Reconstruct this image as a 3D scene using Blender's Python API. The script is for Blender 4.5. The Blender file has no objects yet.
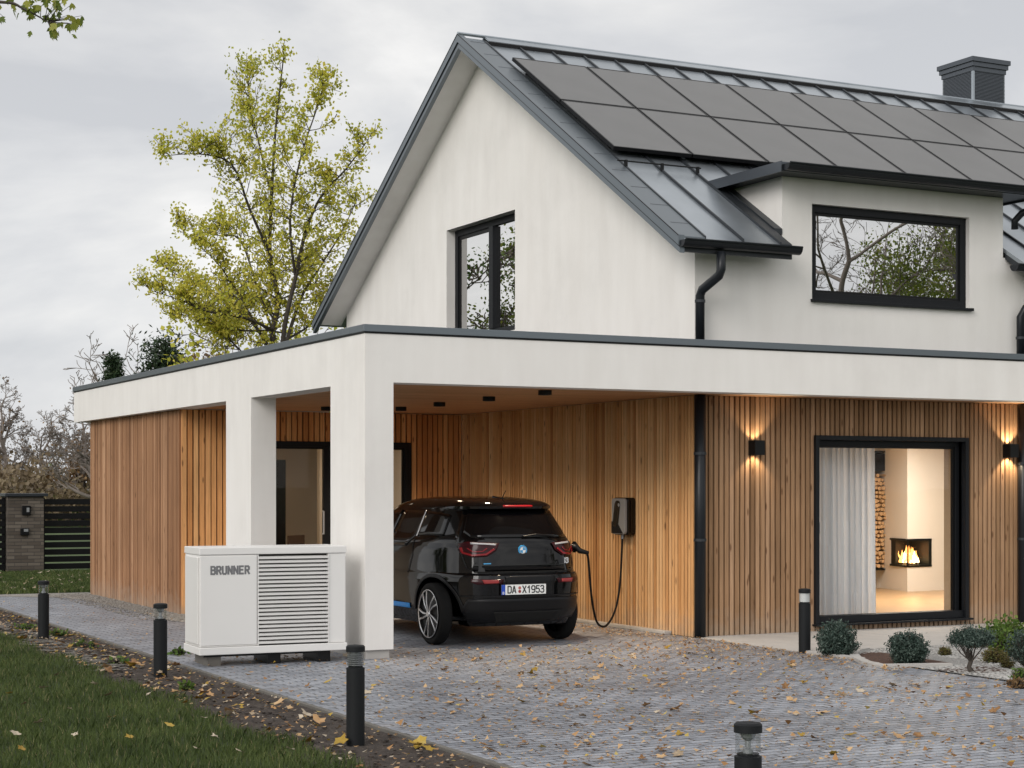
import bpy, bmesh, math, random
import numpy as np
from mathutils import Vector, Matrix, Quaternion, noise
from mathutils.bvhtree import BVHTree
random.seed(7); np.random.seed(7)
R = math.radians; PI = math.pi
C = bpy.context.scene.collection
U = random.uniform

# ------------------------------------------------------------------ helpers
class MB:
    def __init__(s): s.v = []; s.f = []; s.t = []; s.cur = 0.5
    def face(s, idx): s.f.append(idx); s.t.append(s.cur)
    def box(s, x0, y0, z0, x1, y1, z1):
        n = len(s.v)
        s.v += [(x0,y0,z0),(x1,y0,z0),(x1,y1,z0),(x0,y1,z0),(x0,y0,z1),(x1,y0,z1),(x1,y1,z1),(x0,y1,z1)]
        for q in ((0,3,2,1),(4,5,6,7),(0,1,5,4),(1,2,6,5),(2,3,7,6),(3,0,4,7)): s.face([n+i for i in q])
        return s
    def prism(s, pts, off):
        n = len(s.v); k = len(pts); o = Vector(off)
        s.v += [tuple(p) for p in pts] + [tuple(Vector(p)+o) for p in pts]
        s.face([n+i for i in range(k)][::-1]); s.face([n+k+i for i in range(k)])
        for i in range(k):
            j = (i+1) % k; s.face([n+i, n+j, n+k+j, n+k+i])
        return s
    def poly(s, pts):
        n = len(s.v); s.v += [tuple(p) for p in pts]; s.face([n+i for i in range(len(pts))]); return s
    def tube(s, pts, rad, seg=8, cap=True):
        pts = [Vector(p) for p in pts]
        if not hasattr(rad, '__len__'): rad = [rad]*len(pts)
        rings = []; up = None
        for i, p in enumerate(pts):
            d = (pts[min(i+1, len(pts)-1)] - pts[max(i-1, 0)])
            if d.length < 1e-9: d = Vector((0,0,1))
            d.normalize()
            if up is None: up = d.orthogonal().normalized()
            a = up - d*up.dot(d)
            a = a.normalized() if a.length > 1e-6 else d.orthogonal().normalized()
            up = a; b = d.cross(a); n = len(s.v)
            for k in range(seg):
                t = 2*PI*k/seg; s.v.append(tuple(p + (a*math.cos(t)+b*math.sin(t))*rad[i]))
            rings.append(n)
        for r0, r1 in zip(rings, rings[1:]):
            for k in range(seg):
                k2 = (k+1) % seg; s.face([r0+k, r0+k2, r1+k2, r1+k])
        if cap:
            s.face([rings[0]+k for k in range(seg)][::-1]); s.face([rings[-1]+k for k in range(seg)])
        return s
    def lathe(s, prof, seg=24, c=(0,0,0), axis='z', close=False):
        rings = []
        for r, h in prof:
            n = len(s.v)
            for k in range(seg):
                t = 2*PI*k/seg; a, b = r*math.cos(t), r*math.sin(t)
                if axis == 'z': p = (c[0]+a, c[1]+b, c[2]+h)
                elif axis == 'x': p = (c[0]+h, c[1]+a, c[2]+b)
                else: p = (c[0]+a, c[1]+h, c[2]+b)
                s.v.append(p)
            rings.append(n)
        for r0, r1 in zip(rings, rings[1:]):
            for k in range(seg):
                k2 = (k+1) % seg; s.face([r0+k, r0+k2, r1+k2, r1+k])
        if close: 
            s.face([rings[0]+k for k in range(seg)][::-1]); s.face([rings[-1]+k for k in range(seg)])
        return s
    def build(s, name, mat, parent=None, smooth=False, bevel=0, tint=False, fixn=True):
        me = bpy.data.meshes.new(name); me.from_pydata(s.v, [], s.f)
        if fixn:
            b = bmesh.new(); b.from_mesh(me); bmesh.ops.recalc_face_normals(b, faces=b.faces); b.to_mesh(me); b.free()
        if tint:
            at = me.attributes.new('tint', 'FLOAT', 'FACE'); at.data.foreach_set('value', s.t)
        return finish(name, me, mat, parent, smooth, bevel)

def finish(name, me, mat, parent=None, smooth=False, bevel=0):
    o = bpy.data.objects.new(name, me); C.objects.link(o)
    for m in (mat if isinstance(mat, (list, tuple)) else [mat]): me.materials.append(m)
    if smooth: me.polygons.foreach_set('use_smooth', [True]*len(me.polygons))
    if bevel:
        m = o.modifiers.new('b', 'BEVEL'); m.width = bevel; m.segments = 2; m.limit_method = 'ANGLE'; m.angle_limit = R(40)
    if parent is not None: o.parent = parent
    return o

def thing(name, label, cat, loc=(0,0,0), rz=0, group=None):
    o = bpy.data.objects.new(name, None); C.objects.link(o); o.empty_display_size = .1
    o.location = loc; o.rotation_euler = (0,0,rz); o['label'] = label; o['category'] = cat
    if group: o['group'] = group
    return o
def tag(o, label, cat, group=None):
    o['label'] = label; o['category'] = cat
    if group: o['group'] = group
    return o
def kind(o, k): o['kind'] = k; return o
def copy_tree(o, parent=None):
    c = o.copy(); C.objects.link(c); c.parent = parent
    for ch in list(o.children): copy_tree(ch, c)
    return c
GL = {'B':[[(0,0),(0,1),(.45,1),(.6,.88),(.6,.66),(.46,.53),(0,.53)],[(.46,.53),(.62,.40),(.62,.13),(.47,0),(0,0)]],
 'R':[[(0,0),(0,1),(.45,1),(.6,.87),(.6,.62),(.46,.48),(0,.48)],[(.30,.48),(.62,0)]],'U':[[(0,1),(0,.14),(.15,0),(.45,0),(.6,.14),(.6,1)]],
 'N':[[(0,0),(0,1)],[(0,1),(.6,0)],[(.6,0),(.6,1)]],'E':[[(.56,1),(0,1),(0,0),(.56,0)],[(0,.52),(.48,.52)]],'D':[[(0,0),(0,1),(.4,1),(.6,.82),(.6,.18),(.4,0),(0,0)]],
 'A':[[(0,0),(.28,1)],[(.32,1),(.6,0)],[(.1,.28),(.5,.28)]],'X':[[(0,0),(.6,1)],[(0,1),(.6,0)]],'1':[[(.12,.74),(.38,1),(.38,0)]],
 '9':[[(.6,.5),(.45,.42),(.15,.42),(0,.57),(0,.85),(.15,1),(.45,1),(.6,.85),(.6,.22),(.42,0),(.08,0)]],
 '5':[[(.56,1),(.05,1),(.03,.54),(.20,.60),(.42,.60),(.6,.45),(.6,.15),(.45,0),(.12,0),(0,.12)]],
 '3':[[(.02,.88),(.15,1),(.45,1),(.58,.87),(.58,.68),(.44,.54),(.25,.54)],[(.44,.54),(.6,.41),(.6,.14),(.45,0),(.12,0),(0,.12)]],
 'i':[[(.1,0),(.1,.62)],[(.1,.80),(.1,.98)]]}
def letters(name, body, cap, stroke, mat, parent, loc, rot, gap=.26, xs=1.0, ext=.0015):
    """condensed bold capitals drawn as strokes; cap = cap height, stroke = stroke width, all in metres"""
    m = MB(); x = 0; dz = 0; H_ = cap-stroke; 
    for ch in body:
        wd = (.2 if ch == 'i' else .6)
        for path in GL[ch]:
            P2 = [Vector(((x+a*xs)*H_, b*H_)) for a, b in path]
            closed = (P2[0]-P2[-1]).length < 1e-6
            for q0, q1 in zip(P2, P2[1:]):
                d = (q1-q0).normalized(); n_ = Vector((-d.y, d.x))*stroke/2; e0 = q0-d*stroke*.42; e1 = q1+d*stroke*.42
                dz = (dz+.00007) % .0009
                m.prism([(e0.x+n_.x,e0.y+n_.y,0),(e1.x+n_.x,e1.y+n_.y,0),(e1.x-n_.x,e1.y-n_.y,0),(e0.x-n_.x,e0.y-n_.y,0)], (0,0,ext+dz))
        x += wd*xs+gap
    W = (x-gap)*H_; m.v = [(a-W/2, b-H_/2, c) for a, b, c in m.v]
    o = m.build(name, mat, parent); o.location = loc; o.rotation_euler = rot; return o
def text(name, body, size, mat, parent, loc, rot, ext=.002, offset=0, xs=1.0, bold=0, spacing=1.0):
    cu = bpy.data.curves.new(name, 'FONT'); cu.body = body; cu.size = size; cu.extrude = ext
    cu.offset = offset; cu.align_x = 'CENTER'; cu.align_y = 'CENTER'; cu.space_character = spacing
    t = bpy.data.objects.new(name+'_tmp', cu); C.objects.link(t)
    bpy.context.view_layer.update()
    me = bpy.data.meshes.new_from_object(t.evaluated_get(bpy.context.evaluated_depsgraph_get()))
    bpy.data.objects.remove(t); bpy.data.curves.remove(cu)
    me.transform(Matrix.Diagonal((xs,1,1,1))); me.materials.clear()
    o = finish(name, me, mat, parent); o.location = loc; o.rotation_euler = rot
    return o

# ------------------------------------------------------------------ materials
def newmat(name):
    m = bpy.data.materials.new(name); m.use_nodes = True
    n = m.node_tree.nodes; p = n['Principled BSDF']
    return m, n, m.node_tree.links, p
def P(name, col, rough=.5, metal=0, spec=.5, coat=0, emit=None, es=0, bump=0, bscale=50, var=0, vscale=3, croug=.05):
    m, n, l, p = newmat(name)
    p.inputs['Base Color'].default_value = (*col, 1); p.inputs['Roughness'].default_value = rough
    p.inputs['Metallic'].default_value = metal; p.inputs['Specular IOR Level'].default_value = spec
    p.inputs['Coat Weight'].default_value = coat; p.inputs['Coat Roughness'].default_value = croug
    if emit: p.inputs['Emission Color'].default_value = (*emit, 1); p.inputs['Emission Strength'].default_value = es
    if bump or var:
        tc = n.new('ShaderNodeTexCoord')
        if var:
            nz = n.new('ShaderNodeTexNoise'); nz.inputs['Scale'].default_value = vscale; nz.inputs['Detail'].default_value = 8
            l.new(tc.outputs['Object'], nz.inputs['Vector'])
            mx = n.new('ShaderNodeMix'); mx.data_type = 'RGBA'
            mx.inputs[6].default_value = (*[c*(1-var) for c in col], 1); mx.inputs[7].default_value = (*[min(1, c*(1+var)) for c in col], 1)
            l.new(nz.outputs['Fac'], mx.inputs[0]); l.new(mx.outputs[2], p.inputs['Base Color'])
        if bump:
            nb = n.new('ShaderNodeTexNoise'); nb.inputs['Scale'].default_value = bscale; nb.inputs['Detail'].default_value = 6
            l.new(tc.outputs['Object'], nb.inputs['Vector'])
            b = n.new('ShaderNodeBump'); b.inputs['Strength'].default_value = bump; b.inputs['Distance'].default_value = .01
            l.new(nb.outputs['Fac'], b.inputs['Height']); l.new(b.outputs['Normal'], p.inputs['Normal'])
    return m
def ramp(n, stops):
    r = n.new('ShaderNodeValToRGB'); e = r.color_ramp.elements
    while len(e) < len(stops): e.new(.5)
    for el, (p, c) in zip(e, stops): el.position = p; el.color = (*c, 1)
    return r
def mapping(n, l, scale=(1,1,1), rot=(0,0,0), coord='Object'):
    tc = n.new('ShaderNodeTexCoord'); mp = n.new('ShaderNodeMapping')
    mp.inputs['Scale'].default_value = scale; mp.inputs['Rotation'].default_value = rot
    l.new(tc.outputs[coord], mp.inputs['Vector']); return mp
def mixc(n, l, mode, fac, a, b):
    m = n.new('ShaderNodeMix'); m.data_type = 'RGBA'; m.blend_type = mode
    for i, v in ((0, fac), (6, a), (7, b)):
        if hasattr(v, 'links') or isinstance(v, bpy.types.NodeSocket): l.new(v, m.inputs[i])
        else: m.inputs[i].default_value = v if i == 0 else (*v, 1)
    return m.outputs[2]

def stucco(name='white_render', col=(.80,.775,.74)):
    m, n, l, p = newmat(name)
    mp = mapping(n, l, (1,1,1))
    a = n.new('ShaderNodeTexNoise'); a.inputs['Scale'].default_value = .9; a.inputs['Detail'].default_value = 9; a.inputs['Roughness'].default_value = .65
    l.new(mp.outputs[0], a.inputs['Vector'])
    r = ramp(n, [(.3, tuple(c*.91 for c in col)), (.5, tuple(c*.975 for c in col)), (.7, col)]); l.new(a.outputs['Fac'], r.inputs[0])
    mp2 = mapping(n, l, (1.6,1.6,.3))          # faint rain streaks running down
    s = n.new('ShaderNodeTexNoise'); s.inputs['Scale'].default_value = 3; s.inputs['Detail'].default_value = 7
    l.new(mp2.outputs[0], s.inputs['Vector'])
    r2 = ramp(n, [(.34, (.95,.945,.94)), (.66, (1,1,1))]); l.new(s.outputs['Fac'], r2.inputs[0])
    l.new(mixc(n, l, 'MULTIPLY', 1.0, r.outputs[0], r2.outputs[0]), p.inputs['Base Color'])
    p.inputs['Roughness'].default_value = .9; p.inputs['Specular IOR Level'].default_value = .2
    b1 = n.new('ShaderNodeTexNoise'); b1.inputs['Scale'].default_value = 160; b1.inputs['Detail'].default_value = 4; l.new(mp.outputs[0], b1.inputs['Vector'])
    b = n.new('ShaderNodeBump'); b.inputs['Strength'].default_value = .25; b.inputs['Distance'].default_value = .004
    l.new(b1.outputs['Fac'], b.inputs['Height']); l.new(b.outputs['Normal'], p.inputs['Normal'])
    return m

def wood(name, lo, mid, hi, knot=(.10,.045,.02), gscale=1.0):
    m, n, l, p = newmat(name)
    at = n.new('ShaderNodeAttribute'); at.attribute_name = 'tint'
    r = ramp(n, [(0, lo), (.5, mid), (1, hi)]); l.new(at.outputs['Fac'], r.inputs[0])
    # per-board shift so that the grain differs on each board
    tc = n.new('ShaderNodeTexCoord'); vm = n.new('ShaderNodeVectorMath'); vm.operation = 'ADD'
    sc = n.new('ShaderNodeVectorMath'); sc.operation = 'SCALE'; sc.inputs[0].default_value = (31,17,53)
    l.new(at.outputs['Fac'], sc.inputs['Scale']); l.new(tc.outputs['Object'], vm.inputs[0]); l.new(sc.outputs[0], vm.inputs[1])
    mp = n.new('ShaderNodeMapping'); mp.inputs['Scale'].default_value = (40*gscale,40*gscale,1.6); l.new(vm.outputs[0], mp.inputs['Vector'])
    g = n.new('ShaderNodeTexNoise'); g.inputs['Scale'].default_value = 1.5; g.inputs['Detail'].default_value = 7; g.inputs['Roughness'].default_value = .6
    l.new(mp.outputs[0], g.inputs['Vector'])
    gr = ramp(n, [(.3, (.70,.66,.62)), (.65, (1.06,1.05,1.03))]); l.new(g.outputs['Fac'], gr.inputs[0])
    c1 = mixc(n, l, 'MULTIPLY', .85, r.outputs[0], gr.outputs[0])
    mp2 = n.new('ShaderNodeMapping'); mp2.inputs['Scale'].default_value = (15,15,4.2); l.new(vm.outputs[0], mp2.inputs['Vector'])
    k = n.new('ShaderNodeTexVoronoi'); k.inputs['Scale'].default_value = 1.0; l.new(mp2.outputs[0], k.inputs['Vector'])
    kr = ramp(n, [(.10, (1,1,1)), (.23, (0,0,0))]); l.new(k.outputs['Distance'], kr.inputs[0])
    kw = n.new('ShaderNodeMath'); kw.operation = 'GREATER_THAN'; kw.inputs[1].default_value = .62; l.new(k.outputs['Color'], kw.inputs[0])
    km = n.new('ShaderNodeMath'); km.operation = 'MULTIPLY'; l.new(kr.outputs[0], km.inputs[0]); l.new(kw.outputs[0], km.inputs[1])
    km2 = n.new('ShaderNodeMath'); km2.operation = 'MULTIPLY'; km2.inputs[1].default_value = .7; l.new(km.outputs[0], km2.inputs[0])
    c2 = mixc(n, l, 'MIX', km2.outputs[0], c1, knot)
    # dusty splash marks low on the boards
    sz = n.new('ShaderNodeSeparateXYZ'); l.new(tc.outputs['Object'], sz.inputs[0])
    zn = n.new('ShaderNodeTexNoise'); zn.inputs['Scale'].default_value = 9; zn.inputs['Detail'].default_value = 8; l.new(tc.outputs['Object'], zn.inputs['Vector'])
    za = n.new('ShaderNodeMath'); za.operation = 'MULTIPLY_ADD'; za.inputs[1].default_value = -.55; l.new(zn.outputs['Fac'], za.inputs[0]); l.new(sz.outputs[2], za.inputs[2])
    zr = n.new('ShaderNodeMapRange'); zr.inputs['From Min'].default_value = -.32; zr.inputs['From Max'].default_value = .02; zr.inputs['To Min'].default_value = .55; zr.inputs['To Max'].default_value = 0; l.new(za.outputs[0], zr.inputs['Value'])
    c2 = mixc(n, l, 'MIX', zr.outputs[0], c2, (.36,.30,.24))
    # broad weathering
    w = n.new('ShaderNodeTexNoise'); w.inputs['Scale'].default_value = 1.3; w.inputs['Detail'].default_value = 5; l.new(tc.outputs['Object'], w.inputs['Vector'])
    wr = ramp(n, [(.3, (.86,.85,.84)), (.7, (1.05,1.04,1.03))]); l.new(w.outputs['Fac'], wr.inputs[0])
    l.new(mixc(n, l, 'MULTIPLY', 1, c2, wr.outputs[0]), p.inputs['Base Color'])
    p.inputs['Roughness'].default_value = .7; p.inputs['Specular IOR Level'].default_value = .15
    b = n.new('ShaderNodeBump'); b.inputs['Strength'].default_value = .35; b.inputs['Distance'].default_value = .003
    l.new(g.outputs['Fac'], b.inputs['Height']); l.new(b.outputs['Normal'], p.inputs['Normal'])
    return m

def glassmat(name, refl, tintc=(1,1,1), rough=0.0, spread=.25):
    m, n, l, p = newmat(name); n.remove(p)
    out = n['Material Output']
    t = n.new('ShaderNodeBsdfTransparent'); t.inputs[0].default_value = (*tintc, 1)
    g = n.new('ShaderNodeBsdfGlossy'); g.inputs['Roughness'].default_value = rough
    fr = n.new('ShaderNodeLayerWeight'); fr.inputs['Blend'].default_value = .35
    mr = n.new('ShaderNodeMapRange'); mr.inputs['To Min'].default_value = refl; mr.inputs['To Max'].default_value = min(1, refl+spread)
    l.new(fr.outputs['Fresnel'], mr.inputs['Value'])
    # panes are never perfectly flat
    tc = n.new('ShaderNodeTexCoord'); nz = n.new('ShaderNodeTexNoise'); nz.inputs['Scale'].default_value = 1.1; nz.inputs['Detail'].default_value = 1
    l.new(tc.outputs['Object'], nz.inputs['Vector']); b = n.new('ShaderNodeBump'); b.inputs['Strength'].default_value = .08; b.inputs['Distance'].default_value = .02
    l.new(nz.outputs['Fac'], b.inputs['Height']); l.new(b.outputs['Normal'], g.inputs['Normal'])
    mx = n.new('ShaderNodeMixShader'); l.new(mr.outputs[0], mx.inputs[0]); l.new(t.outputs[0], mx.inputs[1]); l.new(g.outputs[0], mx.inputs[2])
    l.new(mx.outputs[0], out.inputs['Surface']); return m

def leafmat(name, stops, trans=.35, rough=.5):
    m, n, l, p = newmat(name); out = n['Material Output']
    at = n.new('ShaderNodeAttribute'); at.attribute_name = 'tint'
    r = ramp(n, stops); l.new(at.outputs['Fac'], r.inputs[0]); l.new(r.outputs[0], p.inputs['Base Color'])
    p.inputs['Roughness'].default_value = rough; p.inputs['Specular IOR Level'].default_value = .3
    tr = n.new('ShaderNodeBsdfTranslucent'); l.new(r.outputs[0], tr.inputs[0])
    mx = n.new('ShaderNodeMixShader'); mx.inputs[0].default_value = trans
    l.new(p.outputs[0], mx.inputs[1]); l.new(tr.outputs[0], mx.inputs[2]); l.new(mx.outputs[0], out.inputs['Surface'])
    return m

M = {}
M['stucco'] = stucco()
M['stucco2'] = stucco('white_soffit_render', (.88,.865,.84))
M['wood_fresh'] = wood('larch_sheltered', (.52,.255,.10), (.74,.43,.195), (.86,.58,.32))
M['wood_red'] = wood('larch_red', (.50,.205,.07), (.74,.36,.14), (.86,.50,.23))
M['wood_grey'] = wood('larch_weathered_shaded', (.25,.15,.082), (.375,.23,.13), (.49,.315,.195))  # weathered larch, colour also darkened for the shade under the soffit
M['wood_side'] = wood('larch_weathered_side', (.23,.115,.06), (.38,.205,.11), (.52,.31,.185))
M['gap'] = P('dark_membrane', (.02,.017,.015), .9)
M['anth'] = P('anthracite_metal', (.028,.032,.037), .4, .1, .3, bump=.02, bscale=8)
M['cap'] = P('parapet_sheet', (.085,.095,.108), .3, .6, .4, bump=.03, bscale=5)
M['frame'] = P('window_frame_paint', (.009,.010,.012), .45, spec=.2)
M['black'] = P('black_plastic', (.006,.006,.0065), .4, spec=.22)
M['blackmatte'] = P('black_powder_coat', (.010,.011,.012), .6, spec=.2)
M['rubber'] = P('rubber', (.008,.008,.008), .85, spec=.2)
M['white_paint'] = P('white_powder_coat', (.72,.705,.68), .4, var=.02)
M['greyletter'] = P('grey_lettering', (.16,.16,.165), .5)
M['pipe'] = P('dark_pipe_coating', (.010,.012,.015), .35, spec=.3)
M['board'] = P('verge_sheet', (.15,.172,.19), .35, .6, .4, bump=.03, bscale=5)
M['steel'] = P('galvanised_steel', (.35,.36,.37), .45, .6)
M['rim'] = P('machined_alloy', (.62,.62,.63), .28, .9)
M['concrete'] = P('concrete', (.42,.40,.375), .85, bump=.3, bscale=60, var=.18, vscale=4)
M['kerbdark'] = P('weathered_kerb', (.13,.12,.105), .9, bump=.4, bscale=40, var=.3, vscale=6)
M['plate'] = P('plate_white', (.78,.78,.76), .35)
M['plateblue'] = P('plate_blue', (.01,.06,.42), .4)
M['ink'] = P('ink_black', (.012,.012,.012), .5)
M['red'] = P('seal_red', (.45,.12,.10), .5)
M['glass_clear'] = glassmat('clear_glazing', .004, (.95,.955,.95), spread=.05)
M['glass_mirror'] = glassmat('reflective_glazing', .86, (.45,.47,.47))
M['glass_car'] = glassmat('tinted_car_glass', .10, (.06,.065,.065))
M['lens'] = glassmat('lamp_lens', .10, (.92,.93,.93), .1)

# standing-seam sheet: dark zinc with soft oil-canning
def zinc():
    m, n, l, p = newmat('zinc_roof_sheet'); mp = mapping(n, l, (1,1,1))
    a = n.new('ShaderNodeTexNoise'); a.inputs['Scale'].default_value = 1.4; a.inputs['Detail'].default_value = 7; l.new(mp.outputs[0], a.inputs['Vector'])
    r = ramp(n, [(.3, (.30,.335,.365)), (.7, (.42,.455,.49))]); l.new(a.outputs['Fac'], r.inputs[0]); l.new(r.outputs[0], p.inputs['Base Color'])
    p.inputs['Metallic'].default_value = .75
    rr = n.new('ShaderNodeMapRange'); rr.inputs['To Min'].default_value = .24; rr.inputs['To Max'].default_value = .42; l.new(a.outputs['Fac'], rr.inputs['Value']); l.new(rr.outputs[0], p.inputs['Roughness'])
    b = n.new('ShaderNodeBump'); b.inputs['Strength'].default_value = .25; b.inputs['Distance'].default_value = .02
    w = n.new('ShaderNodeTexNoise'); w.inputs['Scale'].default_value = 2.2; l.new(mp.outputs[0], w.inputs['Vector']); l.new(w.outputs['Fac'], b.inputs['Height']); l.new(b.outputs['Normal'], p.inputs['Normal'])
    return m
M['zinc'] = zinc()
def panelmat():
    m, n, l, p = newmat('solar_glass'); mp = mapping(n, l, (1,1,1))
    a = n.new('ShaderNodeTexNoise'); a.inputs['Scale'].default_value = 2.; a.inputs['Detail'].default_value = 8; l.new(mp.outputs[0], a.inputs['Vector'])
    w = n.new('ShaderNodeTexWave'); w.wave_type = 'BANDS'; w.bands_direction = 'X'; w.inputs['Scale'].default_value = 60
    l.new(mp.outputs[0], w.inputs['Vector'])
    c = mixc(n, l, 'MIX', w.outputs['Fac'], (.105,.104,.103), (.13,.128,.126)); 
    r = ramp(n, [(.3, (.92,.92,.92)), (.7, (1.05,1.05,1.05))]); l.new(a.outputs['Fac'], r.inputs[0])
    l.new(mixc(n, l, 'MULTIPLY', 1, c, r.outputs[0]), p.inputs['Base Color'])
    p.inputs['Roughness'].default_value = .42; p.inputs['Specular IOR Level'].default_value = .55
    return m
M['pv'] = panelmat()

# clinker pavers
def pavers():
    m, n, l, p = newmat('grey_clinker_pavers')
    tc = n.new('ShaderNodeTexCoord')
    wob = n.new('ShaderNodeTexNoise'); wob.inputs['Scale'].default_value = 1.2; l.new(tc.outputs['Object'], wob.inputs['Vector'])
    sub = n.new('ShaderNodeVectorMath'); sub.operation = 'SCALE'; sub.inputs['Scale'].default_value = .07; l.new(wob.outputs['Color'], sub.inputs[0])
    add = n.new('ShaderNodeVectorMath'); l.new(tc.outputs['Object'], add.inputs[0]); l.new(sub.outputs[0], add.inputs[1])
    br = n.new('ShaderNodeTexBrick'); l.new(add.outputs[0], br.inputs['Vector'])
    br.inputs['Scale'].default_value = 1; br.inputs['Brick Width'].default_value = .17; br.inputs['Row Height'].default_value = .088
    br.inputs['Mortar Size'].default_value = .008; br.inputs['Mortar Smooth'].default_value = .2; br.inputs['Bias'].default_value = 0
    br.inputs['Color1'].default_value = (.185,.203,.238,1); br.inputs['Color2'].default_value = (.34,.362,.405,1); br.inputs['Mortar'].default_value = (.03,.028,.026,1)
    a = n.new('ShaderNodeTexNoise'); a.inputs['Scale'].default_value = .55; a.inputs['Detail'].default_value = 8; a.inputs['Roughness'].default_value = .62; l.new(tc.outputs['Object'], a.inputs['Vector'])
    r = ramp(n, [(.32, (.72,.71,.70)), (.66, (1.22,1.2,1.17))]); l.new(a.outputs['Fac'], r.inputs[0])
    k_ = n.new('ShaderNodeTexNoise'); k_.inputs['Scale'].default_value = 7; k_.inputs['Detail'].default_value = 3; l.new(tc.outputs['Object'], k_.inputs['Vector'])
    rk = ramp(n, [(.44, (.0,.0,.0)), (.66, (.65,.65,.65))]); l.new(k_.outputs['Fac'], rk.inputs[0])
    cc = mixc(n, l, 'MIX', rk.outputs[0], br.outputs['Color'], (.25,.27,.31))
    c = mixc(n, l, 'MULTIPLY', 1, cc, r.outputs[0])
    f = n.new('ShaderNodeTexNoise'); f.inputs['Scale'].default_value = 55; f.inputs['Detail'].default_value = 5; l.new(tc.outputs['Object'], f.inputs['Vector'])
    r2 = ramp(n, [(.3, (.72,.72,.73)), (.7, (1.22,1.21,1.2))]); l.new(f.outputs['Fac'], r2.inputs[0])
    c = mixc(n, l, 'MULTIPLY', 1, c, r2.outputs[0])
    # brown dirt and leaf crumbs in patches
    d = n.new('ShaderNodeTexNoise'); d.inputs['Scale'].default_value = 1.7; d.inputs['Detail'].default_value = 12; d.inputs['Roughness'].default_value = .75; l.new(tc.outputs['Object'], d.inputs['Vector'])
    rd = ramp(n, [(.55, (0,0,0)), (.75, (.5,.5,.5))]); l.new(d.outputs['Fac'], rd.inputs[0])
    c = mixc(n, l, 'MIX', rd.outputs[0], c, (.27,.20,.14)); l.new(c, p.inputs['Base Color'])
    rr = n.new('ShaderNodeMapRange'); rr.inputs['To Min'].default_value = .36; rr.inputs['To Max'].default_value = .75; l.new(a.outputs['Fac'], rr.inputs['Value']); l.new(rr.outputs[0], p.inputs['Roughness'])
    hm = n.new('ShaderNodeMath'); hm.operation = 'MULTIPLY_ADD'; hm.inputs[1].default_value = -1; l.new(br.outputs['Fac'], hm.inputs[0]); 
    fs = n.new('ShaderNodeMath'); fs.operation = 'MULTIPLY'; fs.inputs[1].default_value = .5; l.new(f.outputs['Fac'], fs.inputs[0]); l.new(fs.outputs[0], hm.inputs[2])
    b = n.new('ShaderNodeBump'); b.inputs['Strength'].default_value = .8; b.inputs['Distance'].default_value = .006; l.new(hm.outputs[0], b.inputs['Height']); l.new(b.outputs['Normal'], p.inputs['Normal'])
    return m
M['pavers'] = pavers()
def groundmat(name, stops, scale=8, bump=.6, bs=30, rough=.95):
    m, n, l, p = newmat(name); tc = n.new('ShaderNodeTexCoord')
    a = n.new('ShaderNodeTexNoise'); a.inputs['Scale'].default_value = scale; a.inputs['Detail'].default_value = 12; a.inputs['Roughness'].default_value = .7; l.new(tc.outputs['Object'], a.inputs['Vector'])
    r = ramp(n, stops); l.new(a.outputs['Fac'], r.inputs[0]); l.new(r.outputs[0], p.inputs['Base Color']); p.inputs['Roughness'].default_value = rough
    f = n.new('ShaderNodeTexNoise'); f.inputs['Scale'].default_value = bs; f.inputs['Detail'].default_value = 10; l.new(tc.outputs['Object'], f.inputs['Vector'])
    b = n.new('ShaderNodeBump'); b.inputs['Strength'].default_value = bump; b.inputs['Distance'].default_value = .03; l.new(f.outputs['Fac'], b.inputs['Height']); l.new(b.outputs['Normal'], p.inputs['Normal'])
    return m
M['soil'] = groundmat('dark_soil', [(.3, (.022,.016,.013)), (.55, (.05,.038,.030)), (.75, (.095,.075,.06))], 14)
M['mulch'] = groundmat('bark_mulch', [(.3, (.03,.014,.009)), (.6, (.085,.04,.025)), (.8, (.13,.07,.045))], 30)
M['lawnbase'] = groundmat('lawn_ground', [(.3, (.014,.022,.007)), (.6, (.032,.045,.014)), (.8, (.06,.065,.025))], 6)
M['meadow'] = groundmat('meadow', [(.3, (.035,.06,.014)), (.6, (.06,.095,.022)), (.8, (.11,.12,.035))], 1.5)
M['gravel'] = P('pebble_stone', (.42,.41,.39), .8, var=.25, vscale=40)
M['gravelbase'] = groundmat('pebble_bed', [(.3, (.16,.155,.15)), (.55, (.36,.35,.335)), (.8, (.5,.49,.47))], 60, 1.0, 90)
M['gravelgrey'] = groundmat('drainage_gravel', [(.3, (.16,.145,.13)), (.55, (.38,.355,.32)), (.8, (.55,.52,.48))], 55, 1.0, 80)
M['bark'] = P('bark', (.055,.045,.036), .9, bump=.5, bscale=25, var=.3, vscale=8)
M['barkpale'] = P('hazed_twig_bark', (.19,.16,.14), .9, var=.3, vscale=6)  # bark lightened so that distance haze sits in its colour
M['leaf_y'] = leafmat('yellow_green_leaves', [(0, (.18,.22,.03)), (.4, (.46,.47,.06)), (.75, (.70,.62,.10)), (1, (.76,.58,.12))], .5)
M['leaf_g'] = leafmat('green_maple_leaves', [(0, (.08,.12,.02)), (.5, (.17,.22,.035)), (1, (.33,.33,.05))], .4)
M['leaf_dk'] = leafmat('conifer_needles', [(0, (.010,.022,.010)), (.5, (.022,.042,.017)), (1, (.05,.07,.028))], .1)
M['leaf_blue'] = leafmat('blue_green_foliage', [(0, (.016,.032,.024)), (.5, (.045,.072,.058)), (1, (.125,.165,.135))], .15)
M['leaf_br'] = leafmat('brown_autumn_leaves', [(0, (.075,.045,.022)), (.5, (.17,.10,.045)), (1, (.30,.19,.08))], .3)
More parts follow.
